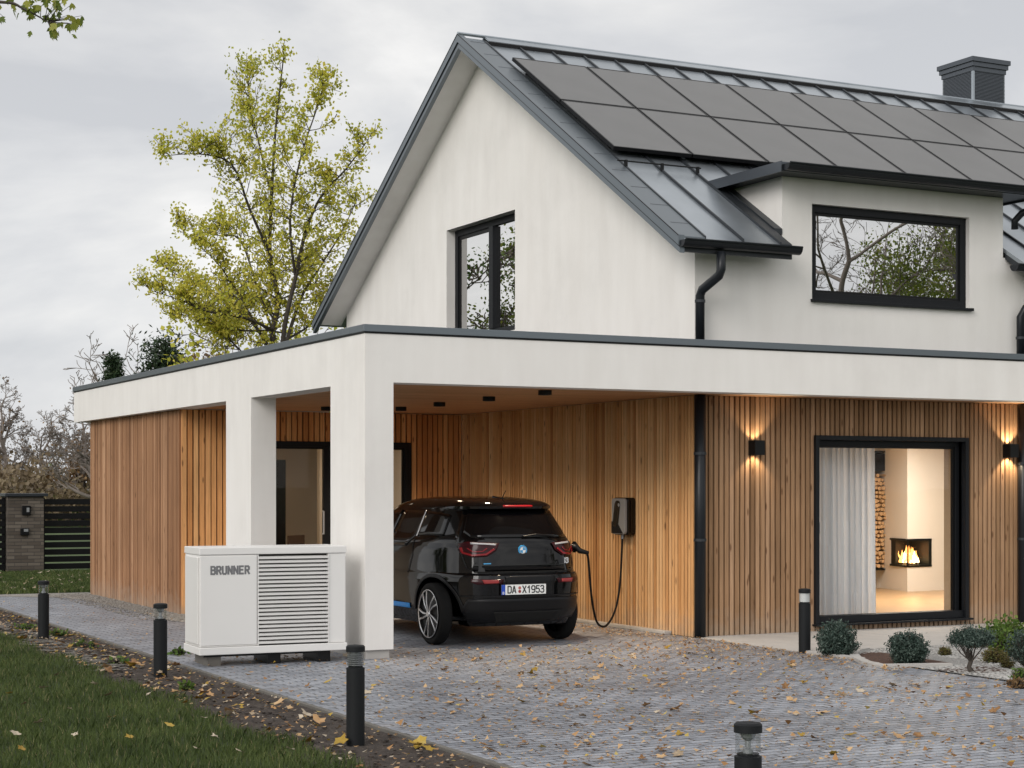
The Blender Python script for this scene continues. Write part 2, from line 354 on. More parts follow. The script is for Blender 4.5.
M['leaf_th'] = leafmat('hazed_thicket_leaves', [(0, (.09,.07,.045)), (.5, (.19,.14,.085)), (1, (.30,.24,.13))], .3)  # muted brown-grey, far haze mixed into the leaf colour
M['leaf_fresh'] = leafmat('fresh_green_leaves', [(0, (.045,.09,.018)), (.5, (.10,.17,.03)), (1, (.2,.26,.06))], .35)
M['leaf_red'] = leafmat('russet_sedum', [(0, (.10,.05,.02)), (.5, (.13,.11,.03)), (1, (.10,.14,.04))], .2)
M['grass'] = leafmat('grass_blades', [(0, (.030,.050,.014)), (.5, (.085,.12,.032)), (.9, (.155,.19,.06)), (1, (.30,.26,.13))], .25, .6)
M['dead_y'] = leafmat('fallen_yellow', [(0, (.32,.19,.02)), (.5, (.46,.31,.05)), (1, (.50,.40,.14))], .2)
M['dead_b'] = leafmat('fallen_brown', [(0, (.14,.065,.022)), (.5, (.40,.22,.09)), (1, (.56,.38,.20))], .15)
M['dead_p'] = leafmat('fallen_pale', [(0, (.30,.22,.14)), (.5, (.45,.36,.25)), (1, (.56,.48,.37))], .15)

def soffit_wood():
    m, n, l, p = newmat('soffit_boards'); tc = n.new('ShaderNodeTexCoord')
    br = n.new('ShaderNodeTexBrick'); l.new(tc.outputs['Object'], br.inputs['Vector']); br.inputs['Scale'].default_value = 1
    br.inputs['Brick Width'].default_value = 2.4; br.inputs['Row Height'].default_value = .14; br.inputs['Mortar Size'].default_value = .003
    br.inputs['Color1'].default_value = (.42,.215,.10,1); br.inputs['Color2'].default_value = (.54,.30,.15,1); br.inputs['Mortar'].default_value = (.05,.025,.012,1)
    mp = n.new('ShaderNodeMapping'); mp.inputs['Scale'].default_value = (1.5,30,30); l.new(tc.outputs['Object'], mp.inputs['Vector'])
    g = n.new('ShaderNodeTexNoise'); g.inputs['Scale'].default_value = 1.6; g.inputs['Detail'].default_value = 6; l.new(mp.outputs[0], g.inputs['Vector'])
    r = ramp(n, [(.3, (.75,.72,.7)), (.7, (1.1,1.1,1.1))]); l.new(g.outputs['Fac'], r.inputs[0])
    l.new(mixc(n, l, 'MULTIPLY', 1, br.outputs['Color'], r.outputs[0]), p.inputs['Base Color']); p.inputs['Roughness'].default_value = .5
    return m
M['soffit'] = soffit_wood()
def brickmat():
    m, n, l, p = newmat('grey_brown_brick'); tc = n.new('ShaderNodeTexCoord')
    cx_ = n.new('ShaderNodeSeparateXYZ'); l.new(tc.outputs['Object'], cx_.inputs[0])
    ad = n.new('ShaderNodeMath'); l.new(cx_.outputs[0], ad.inputs[0]); l.new(cx_.outputs[1], ad.inputs[1])
    cb = n.new('ShaderNodeCombineXYZ'); l.new(ad.outputs[0], cb.inputs[0]); l.new(cx_.outputs[2], cb.inputs[1])
    br = n.new('ShaderNodeTexBrick'); l.new(cb.outputs[0], br.inputs['Vector']); br.inputs['Scale'].default_value = 1
    br.inputs['Brick Width'].default_value = .24; br.inputs['Row Height'].default_value = .065; br.inputs['Mortar Size'].default_value = .005
    br.inputs['Color1'].default_value = (.07,.055,.042,1); br.inputs['Color2'].default_value = (.15,.125,.10,1); br.inputs['Mortar'].default_value = (.05,.045,.04,1)
    l.new(br.outputs['Color'], p.inputs['Base Color']); p.inputs['Roughness'].default_value = .85
    b = n.new('ShaderNodeBump'); b.invert = True; b.inputs['Distance'].default_value = .01; l.new(br.outputs['Fac'], b.inputs['Height']); l.new(b.outputs['Normal'], p.inputs['Normal'])
    return m
M['brick'] = brickmat()
M['plaster_in'] = P('interior_plaster', (.80,.74,.65), .85, var=.03, vscale=2)
M['floor_in'] = P('oak_floor', (.42,.27,.14), .35, var=.15, vscale=3)
M['paint'] = P('black_car_paint', (.0025,.0025,.003), .06, 0, .42)
M['gloss'] = P('gloss_black_panel', (.0025,.0025,.003), .05, 0, .35)
M['seamline'] = P('panel_gap', (.001,.001,.001), .9)
M['bumper'] = P('dark_grey_bumper', (.006,.006,.007), .4, spec=.25)
M['tail'] = P('tail_lamp_red', (.22,.006,.010), .2, 0, .3)
M['taildk'] = P('tail_lamp_smoked', (.030,.004,.006), .12, 0, .25)
M['reflector'] = P('red_reflector', (.28,.035,.035), .3, spec=.3)
M['blue'] = P('blue_accent', (.02,.16,.42), .35)
M['badgeblue'] = P('emblem_blue', (.04,.28,.55), .3)
M['lampgrey'] = P('lamp_highlight_grey', (.42,.42,.43), .3)
M['silver'] = P('emblem_silver', (.75,.76,.78), .25, .5)
M['charger_grey'] = P('charger_grey', (.22,.22,.22), .35)
M['curtain'] = leafmat('sheer_white_curtain', [(0, (.80,.82,.85)), (1, (.88,.90,.93))], .35, .9)
M['curtain_tan'] = P('oiled_oak_lining', (.46,.33,.21), .7, var=.1, vscale=20)
M['log'] = P('log_end', (.52,.33,.17), .8, var=.3, vscale=30)
M['flame'] = P('flame', (1,.45,.1), .9, emit=(1,.45,.12), es=3.0)
M['flame2'] = P('flame_core', (1,.8,.4), .9, emit=(1,.72,.34), es=9.0)
M['lampglow'] = P('lamp_glow', (1,.85,.6), .9, emit=(1,.72,.42), es=6)
M['downglow'] = P('downlight_glow', (1,.9,.8), .9, emit=(1,.90,.78), es=1.0)
M['chair'] = P('chair_brown', (.08,.05,.035), .6)

# ------------------------------------------------------------------ measures (metres; origin at the carport corner)
GX, GY = 4.12, .68          # house corner
RZ, RM, RY = 7.595, .619, 5.74   # ridge height, pitch, ridge line
VX = 3.72                   # verge
HR = 17.0                   # right end of house
ZS, ZC, ZT = 2.61, 3.08, 3.15
CARX, CARY = 2.03, .52

def roofz(y): return RZ - RM*abs(y-RY)

# ------------------------------------------------------------------ ground
def sheet(name, x0, y0, x1, y1, z, mat):
    o = MB().poly([(x0,y0,z),(x1,y0,z),(x1,y1,z),(x0,y1,z)]).build(name, mat, fixn=False); return kind(o, 'structure')
sheet('ground', -900, -900, 900, 900, -.03, M['meadow'])
sheet('lawn_soil', -14, -14, -2.5, 17.9, -.006, M['lawnbase'])
sheet('lawn_soil', -14, 11.55, 6, 17.9, -.002, M['lawnbase'])
kind(MB().poly([(-1.68,-14,0),(4.08,-14,0),(4.08,.9,0),(4.3,.9,0),(4.3,6.7,0),(-.05,6.7,0),(-.45,4.4,0),(.02,8.,0),(-.25,10.2,0),(-1.68,11.0,0)][:0] or [(-1.68,-14,0),(4.06,-14,0),(4.06,6.6,0),(-.25,6.6,0),(-.25,9.9,0),(-.5,10.8,0),(-1.2,11.5,0),(-1.68,11.6,0)]).build('driveway', M['pavers'], fixn=False), 'structure')
kind(MB().poly([(-.246,5.2,.004),(.19,5.2,.004),(.19,11.6,.004),(-1.66,11.7,.004),(-1.2,11.2,.004),(-.5,10.6,.004),(-.25,9.8,.004)]).build('gravel_strip', M['gravelgrey'], fixn=False), 'structure')
pm = MB()
for i in range(9):
    x0 = 4.1+i*1.0
    for j, (ya, yb) in enumerate(((-1.32,-.34),(-.335,.64))): pm.box(x0, ya, -.06, x0+.995, yb, .004)
kind(pm.build('patio', M['concrete'], bevel=.004), 'structure')
sheet('pebble_bed', 4.08, -8, 14, -1.33, .006, M['gravelbase'])
# kerbs
k = MB(); 
for i in range(27): k.box(-1.722, -14+i*1.0, -.1, -1.684, -13.004+i*1.0, .014)
tag(k.build('kerb', M['kerbdark'], bevel=.004), 'thin concrete edging kerb between soil strip and paved path', 'kerb')
k = MB().box(GX-.12, 1.1, 0.001, GX-.03, 6.4, .035)
tag(k.build('kerb', M['concrete'], bevel=.004), 'low concrete plinth strip at the foot of the larch wall behind the car', 'kerb')
# planting bed edging: pale curved border with a mulch patch
def pxg(px, gy_):
    f_ = 1751.; a_ = math.atan2(3930-512, f_); X=(math.sin(a_),math.cos(a_)); Y=(-math.cos(a_),math.sin(a_)); t = 1.62*f_/(gy_-487); rr_ = (px-512)/f_*t
    return (-6.2689+rr_*X[0]+t*X[1], -15.2649+rr_*Y[0]+t*Y[1])
def ribbon(name, pts, w, z0, z1, mat, label, cat='edging'):
    m = MB(); P2 = [Vector((*p, 0)) for p in pts]; L = []; Rr = []
    for i, p in enumerate(P2):
        d = (P2[min(i+1, len(P2)-1)] - P2[max(i-1, 0)]).normalized(); nrm = Vector((-d.y, d.x, 0))*w/2
        L.append(p+nrm); Rr.append(p-nrm)
    for i in range(len(P2)-1):
        m.prism([(L[i].x,L[i].y,z0),(L[i+1].x,L[i+1].y,z0),(Rr[i+1].x,Rr[i+1].y,z0),(Rr[i].x,Rr[i].y,z0)], (0,0,z1-z0))
    return tag(m.build(name, mat), label, cat)
arc = [pxg(*q) for q in ((866,650.5),(856,652.5),(853,656),(857,660),(867,664.5),(883,667.5),(951,666.5))]
sm = []
for i in range(len(arc)-1):
    for t in (0,.5): sm.append((arc[i][0]*(1-t)+arc[i+1][0]*t, arc[i][1]*(1-t)+arc[i+1][1]*t))
sm.append(arc[-1])
kind(MB().poly([(*pxg(*q), .012) for q in ((860,655),(866,653),(880,653.5),(900,656),(925,660),(950,664),(948,666),(884,666.5),(870,663),(861,659))]).build('mulch', M['mulch'], fixn=False), 'structure')
ribbon('bed_edging', sm, .085, 0, .03, M['concrete'], 'pale curved stone edging around the mulch patch of the second shrub')
ribbon('bed_edging', [(4.08,-1.34),(4.10,-2.2)], .07, 0, .028, M['concrete'], 'short straight stone edging in front of the first round shrub')
ribbon('bed_edging', [(4.46,-3.12),(4.30,-3.5),(4.24,-4.2),(4.2,-5.5),(4.2,-7.9)], .05, -.02, .010, M['concrete'], 'thin flush edging between white pebbles and driveway at right')
m = MB(); m.poly([(4.40+.30*math.cos(t)*(1+.2*math.sin(3*t)), -3.40+.27*math.sin(t)*(1+.2*math.cos(2*t)), .011) for t in [i*2*PI/14 for i in range(14)]])
kind(m.build('mulch', M['mulch'], fixn=False), 'structure')
# bumpy soil strip
nx, ny = 44, 1150
xs = np.linspace(-2.62, -1.735, nx); ys = np.linspace(-8.5, 12, ny)
V = []
for j in range(ny):
    for i in range(nx):
        x, y = xs[i], ys[j]
        e = min(1, i/5, (nx-1-i)/3+.25)
        h_ = noise.fractal(Vector((x*9, y*9, 0)), 1.0, 2.0, 5)*.022 + max(0, noise.noise(Vector((x*34, y*34, 3))))*.016
        V.append((x, y, .0+h_*e - .004))
F = [(j*nx+i, j*nx+i+1, (j+1)*nx+i+1, (j+1)*nx+i) for j in range(ny-1) for i in range(nx-1)]
me = bpy.data.meshes.new('soil_strip'); me.from_pydata(V, [], F); kind(finish('soil_strip', me, M['soil'], smooth=True), 'structure')
# small stones
m = MB()
def stone(m, x, y, z, s, sq=.6):
    n = len(m.v); a0 = U(0, PI); k = 6; m.cur = random.random()
    for zz, rr in ((-.3, .8), (.25, 1), (.6*sq, .55)):
        for i in range(k):
            t = a0+2*PI*i/k; q = s*rr*U(.75, 1.15); m.v.append((x+q*math.cos(t), y+q*math.sin(t), z+zz*s*sq*1.5))
    for r_ in (0, k):
        for i in range(k): j = (i+1) % k; m.face([n+r_+i, n+r_+j, n+r_+k+j, n+r_+k+i])
    m.face([n+2*k+i for i in range(k)])
for _ in range(900):
    stone(m, U(-2.55,-1.78), U(-8,9), .008, U(.006,.02))
kind(m.build('soil_crumbs', M['soil'], tint=True), 'stuff')
m = MB()
for _ in range(9000):
    x, y = 4.1+abs(random.gauss(0,1))*1.1, U(-6.2,-1.36)
    if x > 7.5 or (4.1 < x < 5.0 and -3.0 < y < -1.75 and x < 4.1+.4*(0)+.85): continue
    stone(m, x, y, .008, U(.008,.017))
kind(m.build('white_pebbles', M['gravel'], tint=True, smooth=False), 'stuff')
m = MB()
for _ in range(3500):
    x, y = U(-.55,.16), U(5.3,11.4)
    if x < -.3: 
        if random.random() < .75: continue
    stone(m, x, y, .006, U(.008,.018))
kind(m.build('grey_gravel', M['gravelgrey'], tint=True), 'stuff')
m = MB()
for _ in range(260): stone(m, U(-2.55,-2.1), U(0,6), .008, U(.03,.07), .22)
kind(m.build('flat_stones', M['kerbdark'], tint=True), 'stuff')

# ------------------------------------------------------------------ wall builders
def holes_split(a0, a1, holes):
    """vertical strips of a wall between a0 and a1, given holes (h0,h1,z0,z1)"""
    cuts = sorted({a0, a1, *[c for h in holes for c in h[:2] if a0 < c < a1]})
    for c0, c1 in zip(cuts, cuts[1:]):
        mid = (c0+c1)/2; yield c0, c1, [h[2:] for h in holes if h[0] < mid < h[1]]
def cladding(name, axis, face, out, a0, a1, z0, z1, holes, mat, parent, pitch=.068, width=.047, depth=.03, rnd=.0):
    """upright battens standing `depth` proud of plane `face`; out = +-1 direction of the outside"""
    m = MB(); a = a0; 
    b = MB()
    while a < a1-.01:
        w = width*(1+U(-rnd, rnd)); m.cur = min(1, max(0, random.gauss(.52,.23))); c = min(a+w, a1); mid = (a+c)/2
        zs = [(z0, z1)]
        for h in holes:
            if h[0]-.005 < mid < h[1]+.005:
                ns = []
                for q0, q1 in zs:
                    if h[2] > q0: ns.append((q0, min(q1, h[2])))
                    if h[3] < q1: ns.append((max(q0, h[3]), q1))
                zs = [q for q in ns if q[1]-q[0] > .01]
        d = depth*U(.9, 1.08)
        for q0, q1 in zs:
            f0, f1 = sorted((face, face+out*d))
            if axis == 'x': m.box(a, f0, q0, c, f1, q1)
            else: m.box(f0, a, q0, f1, c, q1)
        a += pitch
    o = m.build(name, mat, parent, tint=True)
    # dark membrane right behind the battens
    for c0, c1, hs in holes_split(a0, a1, holes):
        zz = [(z0, z1)]
        for h in hs: zz = [q for p0, p1 in zz for q in ((p0, h[0]), (h[1], p1)) if q[1]-q[0] > .005]
        for q0, q1 in zz:
            f0, f1 = sorted((face-out*.001, face-out*.02))
            if axis == 'x': b.box(c0, f0, q0, c1, f1, q1)
            else: b.box(f0, c0, q0, f1, c1, q1)
    b.build('membrane', M['gap'], o)
    return o
def wallx(m, y0, y1, x0, x1, z0, z1, holes):
    for c0, c1, hs in holes_split(x0, x1, holes):
        zz = [(z0, z1)]
        for h in hs: zz = [q for p0, p1 in zz for q in ((p0, h[0]), (h[1], p1)) if q[1]-q[0] > .005]
        for q0, q1 in zz: m.box(c0, y0, q0, c1, y1, q1)
def window_x(parent, x0, x1, z0, z1, yf, glass, fw=.075, recess=.1, name='window', mull=None, sill=True, dep=.07):
    """window in a wall facing -y; yf = outer face of wall"""
    y = yf+recess
    fr = MB(); fr.box(x0,y,z0,x0+fw,y+dep,z1); fr.box(x1-fw,y,z0,x1,y+dep,z1); fr.box(x0+fw,y,z0,x1-fw,y+dep,z0+fw); fr.box(x0+fw,y,z1-fw,x1-fw,y+dep,z1)
    f = fr.build(name, M['frame'], parent, bevel=.004)
    ib = MB(); a = .03
    ib.box(x0+fw,y+.02,z0+fw,x0+fw+a,y+.055,z1-fw); ib.box(x1-fw-a,y+.02,z0+fw,x1-fw,y+.055,z1-fw); ib.box(x0+fw+a,y+.02,z0+fw,x1-fw-a,y+.055,z0+fw+a); ib.box(x0+fw+a,y+.02,z1-fw-a,x1-fw-a,y+.055,z1-fw)
    ib.build('sash', M['black'], f)
    if mull:
        mm = MB()
        for c, w in mull: mm.box(c-w/2, y-.005, z0+fw, c+w/2, y+.06, z1-fw)
        mm.build('mullion', M['frame'], f)
    MB().box(x0+fw,y+.034,z0+fw,x1-fw,y+.040,z1-fw).build('pane', glass, f)
    return f

# ------------------------------------------------------------------ HOUSE
house = thing('house', 'two-storey white rendered house with steep dark metal roof and solar array', 'house', (GX, GY, 0))
H0 = Matrix.Translation((-GX, -GY, 0))
def adopt(o, parent):      # geometry is modelled in world coordinates
    o.parent = parent; o.matrix_parent_inverse = Matrix.Translation(-Vector(parent.location)) if parent.rotation_euler.z == 0 else Matrix.Identity(4)
    return o
class Root:                # lets parts be built in world coordinates under an empty
    pass
def wbuild(mb, name, mat, root, **kw):
    o = mb.build(name, mat, None, **kw); adopt(o, root); return o

WIN = (5.73, 7.85, .085, 2.15)      # big ground floor window
DWIN = (5.68, 7.97, 3.73, 4.80)
GWIN = (4.93, 7.03, 3.66, 5.22)
# ground floor long wall core
m = MB(); wallx(m, GY, GY+.28, GX, HR, 0, 2.60, [WIN]); wbuild(m, 'ground_wall', M['gap'], house)
# upper long wall (with dormer front)
m = MB()
wallx(m, GY, GY+.28, GX+.28, 5.27, 2.62, 4.36, [])
wallx(m, GY, GY+.28, 5.27, 8.49, 2.62, 5.072, [DWIN])
wallx(m, GY, GY+.28, 8.49, HR, 2.62, 4.36, [])
m.prism([(5.27,GY+.28,4.3),(5.27,2.1,4.9),(5.27,2.1,5.072),(5.27,GY+.28,5.072)], (.2,0,0))
m.prism([(8.29,GY+.28,4.3),(8.29,2.1,4.9),(8.29,2.1,5.072),(8.29,GY+.28,5.072)], (.2,0,0))
wbuild(m, 'upper_wall', M['stucco'], house)
# gable wall
m = MB(); LY = 10.80; T = .28
def gz(y): return roofz(y)-.10
def gp(y0, y1, zb, zt0=None, zt1=None):
    a = zt0 if zt0 is not None else gz(y0); b = zt1 if zt1 is not None else gz(y1)
    pts = [(GX,y0,zb),(GX,y1,zb),(GX,y1,b)]
    pts += [(GX,y0,a)]
    m.prism(pts, (T,0,0))
gp(GY, GWIN[0], 2.62); gp(GWIN[0], GWIN[1], 2.62, GWIN[2], GWIN[2])
gp(GWIN[0], RY, GWIN[3]); gp(RY, GWIN[1], GWIN[3]); gp(GWIN[1], LY, 2.62)
wbuild(m, 'gable_wall', M['stucco'], house)
m = MB(); m.box(GX, 6.8, 0, GX+.28, LY, 2.6); m.box(HR-.3, GY+.28, 0, HR, LY-.3, 4.3); m.box(GX+.3, LY-.3, 0, HR, LY, 4.3)
m.prism([(HR-.3,GY,4.3),(HR-.3,LY,4.3),(HR-.3,RY,gz(RY))], (.28,0,0))
wbuild(m, 'rear_wall', M['stucco'], house)
m = MB(); m.box(GX+.0, GY+.29, 0, GX+.28, 6.79, 2.6); wbuild(m, 'carport_side_wall', M['gap'], house)
m = MB(); m.box(GX+.29, GY+.29, 2.40, HR-.31, LY-.31, 2.56); wbuild(m, 'floor_slab', M['plaster_in'], house)
# timber cladding
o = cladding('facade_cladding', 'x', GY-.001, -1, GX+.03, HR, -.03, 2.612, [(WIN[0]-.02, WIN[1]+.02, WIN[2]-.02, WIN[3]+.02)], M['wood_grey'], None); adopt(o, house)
o = cladding('carport_cladding', 'y', GX-.001, -1, GY-.02, 6.46, .0, 2.612, [], M['wood_fresh'], None, pitch=.064, width=.044, rnd=.10); adopt(o, house)
# big window
f = f0 = window_x(None, WIN[0], WIN[1], WIN[2], WIN[3], GY-.06, M['glass_clear'], fw=.055, recess=.10); adopt(f, house)
for c in f.children: c.matrix_parent_inverse = Matrix.Identity(4)
m = MB(); a = .05
m.box(WIN[0]-a, GY-.075, WIN[2]-.02, WIN[0], GY+.1, WIN[3]+a); m.box(WIN[1], GY-.075, WIN[2]-.02, WIN[1]+a, GY+.1, WIN[3]+a); m.box(WIN[0], GY-.075, WIN[3], WIN[1], GY+.1, WIN[3]+a)
m.build('window_surround', M['frame'], f, bevel=.003)
MB().box(WIN[0]-.07, GY-.12, .062, WIN[1]+.08, GY+.06, .084).box(WIN[0], GY-.035, .085, WIN[1], GY+.035, .17).build('sill', M['frame'], f, bevel=.004)
m = MB().tube([(WIN[0]+.045,GY+.03,1.10),(WIN[0]+.045,GY-.01,1.10),(WIN[0]+.045,GY-.01,1.22),(WIN[0]+.045,GY+.03,1.22)], .009, 8); m.build('handle', M['steel'], f)
# dormer window
f = window_x(None, DWIN[0], DWIN[1], DWIN[2], DWIN[3], GY, M['glass_mirror'], fw=.085, recess=.06); adopt(f, house)
MB().box(DWIN[0]-.02, GY-.05, DWIN[2]-.035, DWIN[1]+.03, GY+.06, DWIN[2]-.002).build('sill', M['frame'], f, bevel=.003)
# gable window: modelled facing -x
fr = MB(); y0, y1, z0, z1 = GWIN; X_ = GX+.13; fw = .09
fr.box(X_,y0,z0,X_+.07,y0+fw,z1); fr.box(X_,y1-fw,z0,X_+.07,y1,z1); fr.box(X_,y0+fw,z0,X_+.07,y1-fw,z0+fw); fr.box(X_,y0+fw,z1-fw,X_+.07,y1-fw,z1)
f = wbuild(fr, 'window', M['frame'], house, bevel=.004)
MB().box(X_-.03, 5.78, z0+fw, X_+.06, 5.90, z1-fw).build('mullion', M['frame'], f, bevel=.003)
MB().box(X_+.02, 5.90, z0+fw, X_+.06, 5.96, z1-fw).box(X_+.02, y1-fw-.05, z0+fw, X_+.06, y1-fw, z1-fw).box(X_+.02, 5.96, z1-fw-.05, X_+.06, y1-fw-.05, z1-fw).build('sash', M['black'], f)
MB().box(X_+.03, y0+fw, z0+fw, X_+.036, y1-fw, z1-fw).build('pane', M['glass_mirror'], f)
# main roof
m = MB(); th = .05
def slope(m, x0, x1, y0, y1, dz0, dz1):
    """slab following the roof between y0 and y1, offsets dz0..dz1 from the roof surface"""
    m.prism([(x0,y0,roofz(y0)+dz0),(x0,y1,roofz(y1)+dz0),(x0,y1,roofz(y1)+dz1),(x0,y0,roofz(y0)+dz1)], (x1-x0,0,0))
EY = .33; NY = 2*RY-EY
slope(m, VX, 5.16, EY, RY, -th, 0); slope(m, 5.16, 8.52, 1.85, RY, -th, 0); slope(m, 8.52, HR+.4, EY, RY, -th, 0); slope(m, VX, HR+.4, RY, NY, -th, 0)
roof = wbuild(m, 'roof', M['zinc'], house)
m = MB(); x = 4.03; 
while x < HR+.3:
    if 5.2 < x < 8.55: slope(m, x-.011, x+.011, 1.9, RY-.12, 0, .032)
    else: slope(m, x-.011, x+.011, EY+.01, RY-.12, 0, .032)
    x += .488
m.build('standing_seam', M['anth'], roof)
m = MB()      # soffit boards under the overhangs, white
slope(m, VX+.03, GX+.0, EY+.12, RY, -.11, -th); slope(m, VX+.03, GX, RY, NY-.12, -.11, -th)
m2 = MB(); slope(m2, GX, 5.15, EY+.12, GY, -.12, -th); slope(m2, 8.52, HR, EY+.12, GY, -.12, -th); m2.build('eaves_soffit', M['anth'], roof)
slope(m, GX, HR, GY, RY, -.19, -th) if False else None
m.build('verge_soffit', M['stucco2'], roof)
m = MB()      # stepped metal verge boards
slope(m, VX-.03, VX+.03, EY-.02, RY, -.15, .04); slope(m, VX-.03, VX+.03, RY, NY+.02, -.15, .04)
slope(m, VX-.045, VX-.031, EY-.02, RY, -.07, .04); slope(m, VX-.045, VX-.031, RY, NY+.02, -.07, .04)
slope(m, VX+.031, VX+.30, EY, RY-.15, .001, .02)
m.build('verge_board', M['board'], roof)
m = MB(); slope(m, VX-.034, VX-.0305, EY-.02, RY, -.088, -.074); slope(m, VX-.034, VX-.0305, RY, NY+.02, -.088, -.074); slope(m, VX-.049, VX-.0455, EY-.02, RY, .028, .041); slope(m, VX-.049, VX-.0455, RY, NY+.02, .028, .041); m.build('verge_joint', M['black'], roof)
m = MB()
for i in range(13):
    y = EY+.3+i*.41; m = MB()
    slope(m, VX+.032, VX+.30, y, y+.010, .0203, .023); m.build('flashing_joint', M['cap'], roof)
m = MB(); slope(m, VX+.35, HR+.4, RY-.16, RY, .032, .055); slope(m, VX+.35, HR+.4, RY, RY+.16, .032, .055); m.tube([(VX-.04,RY,RZ+.045),(HR+.4,RY,RZ+.045)], .022, 8)
m.build('ridge_cap', M['zinc'], roof)
m = MB(); slope(m, VX+.34, HR, RY-.19, RY-.161, .0, .05); m.build('ridge_vent', M['black'], roof)
# flashing beside the dormer cheek
m = MB(); slope(m, 5.02, 5.158, EY+.01, 1.75, .001, .012); slope(m, 5.161, 5.267, GY-.01, 1.75, -.03, .03); m.build('cheek_flashing', M['anth'], roof)
# snow guard rail
m = MB(); 
m.tube([(3.92, 1.98, roofz(1.98)+.085), (5.05, 1.98, roofz(1.98)+.085)], .009, 6)
for i in range(3):
    x = 4.03+i*.488; m.box(x-.016, 1.965, roofz(2.0)-.01, x+.016, 1.995, roofz(2.0)+.085)
m.build('snow_guard', M['black'], roof)
# gutters
def gutter(x0, x1, y, z, root=house):
    m = MB(); n = 10; r = .072
    prof = [(y-r*math.cos(PI*i/n), z-r*math.sin(PI*i/n)) for i in range(n+1)]
    pts = [(x0, a, b) for a, b in prof] + [(x0, a*1+ (y-a)*.08, b+.006) for a, b in prof[::-1]]
    m.prism(pts, (x1-x0, 0, 0))
    for xx in (x0-.008, x1): m.prism([(xx, a, b) for a, b in prof], (.008,0,0))
    m.tube([(x0,y-r-.004,z+.004),(x1,y-r-.004,z+.004)], .012, 6)
    return wbuild(m, 'gutter', M['pipe'], root)
gutter(3.70, 5.20, EY-.05, 4.215); gutter(8.30, HR, EY-.05, 4.215)
m = MB(); m.box(3.75, EY+.0, 4.10, 5.15, EY+.03, 4.19); m.box(8.52, EY, 4.10, HR, EY+.03, 4.19); wbuild(m, 'eaves_board', M['anth'], house)
# downpipes
def pipe(pts, r=.05, brk=()):
    m = MB(); m.tube(pts, r, 14); o = wbuild(m, 'downpipe', M['pipe'], house, smooth=True)
    b = MB()
    for z in brk:
        b = MB(); b.lathe([(r+.002,z-.015),(r+.008,z-.015),(r+.008,z+.015),(r+.002,z+.015)], 16, (pts[-1][0], pts[-1][1], 0)); b.build('pipe_clip', M['anth'], o)
    return o
pipe([(4.19,EY-.05,4.12),(4.19,EY-.05,3.93),(4.18,EY-.03,3.87),(4.13,.55,3.74),(4.125,.585,3.68),(4.125,.585,3.1)], .05, (3.62,))
pipe([(4.125,.585,2.75),(4.125,.585,.0)], .062, (1.98,1.05))
pipe([(8.98,EY-.05,4.12),(8.98,EY-.05,3.95),(8.72,.55,3.75),(8.68,.585,3.65),(8.68,.585,3.1)], .05, (3.4,))
pipe([(8.72,.585,2.75),(8.72,.585,.0)], .062, (1.9,1.0))
# dormer
m = MB(); m.box(5.02, .36, 5.075, 8.80, 2.35, 5.15); dr = wbuild(m, 'dormer_roof', M['anth'], house)
m = MB(); m.box(5.005,.33,5.05,5.019,2.0,5.165).box(5.022,.345,5.06,8.815,.359,5.16).box(8.801,.36,5.05,8.815,2.0,5.165); m.build('dormer_fascia', M['cap'], dr)
g = gutter(5.04, 8.84, .285, 5.13)
pipe([(8.8,.30,5.10),(8.8,.30,5.0),(8.66,.55,4.88),(8.62,.62,4.80),(8.62,.62,4.70)], .042)
# chimney
cx0, cx1, cy0, cy1 = 12.58, 13.20, 5.76, 6.43
m = MB(); m.box(cx0, cy0, 7.2, cx1, cy1, 8.14)
ch = wbuild(m, 'chimney', M['anth'], house)
m = MB()
for i in range(26):
    z = 7.56+i*.0215; m.prism([(cx0-.016,cy0-.016,z),(cx1+.016,cy0-.016,z),(cx1+.016,cy1+.016,z),(cx0-.016,cy1+.016,z)], (0,0,.014))
m.build('louvre', M['cap'], ch)
m = MB().box(cx0-.024,cy0-.024,7.3,cx0+.012,cy0+.012,8.12); m.build('corner_trim', M['zinc'], ch)
m = MB(); m.box(cx0-.03,cy0-.03,8.11,cx1+.03,cy1+.03,8.18); m.box(cx0-.055,cy0-.055,8.18,cx1+.055,cy1+.055,8.25); m.box(cx0-.08,cy0-.08,8.25,cx1+.08,cy1+.08,8.32); m.build('chimney_cap', M['cap'], ch)

# solar panels: each one a thing
def make_panel():
    r = thing('solar_panel', '', 'solar panel', group='solar panels on the metal roof')
    w, L = 1.075, 1.50
    m = MB(); m.box(.02,.02,.0,w-.02,L-.02,.032); m.build('module_glass', M['pv'], r)
    m = MB(); m.box(0,0,-.01,.019,L,.035).box(w-.019,0,-.01,w,L,.035).box(.019,0,-.01,w-.019,.019,.035).box(.019,L-.019,-.01,w-.019,L,.035); m.build('module_frame', M['black'], r)
    MB().box(.1,.25,-.10,w-.1,.29,-.011).build('mounting_rail', M['black'], r); MB().box(.1,1.2,-.10,w-.1,1.24,-.011).build('mounting_rail', M['black'], r)
    return r
pp = make_panel(); ang = math.atan(RM); ordn = ['first','second','third','fourth','fifth','sixth','seventh','eighth','ninth','tenth','eleventh']
cnt = 0
for row, (yb, word) in enumerate(((2.25,'lower'),(3.545,'upper'))):
    for i in range(11):
        if 4.02+i*1.095 > 14.8: continue
        q = pp if cnt == 0 else copy_tree(pp); cnt += 1
        q.location = (4.02+i*1.095, yb, roofz(yb)+.10); q.rotation_euler = (ang, 0, 0)
        q['label'] = 'grey solar panel, %s from the gable in the %s row of the roof array' % (ordn[i], word)

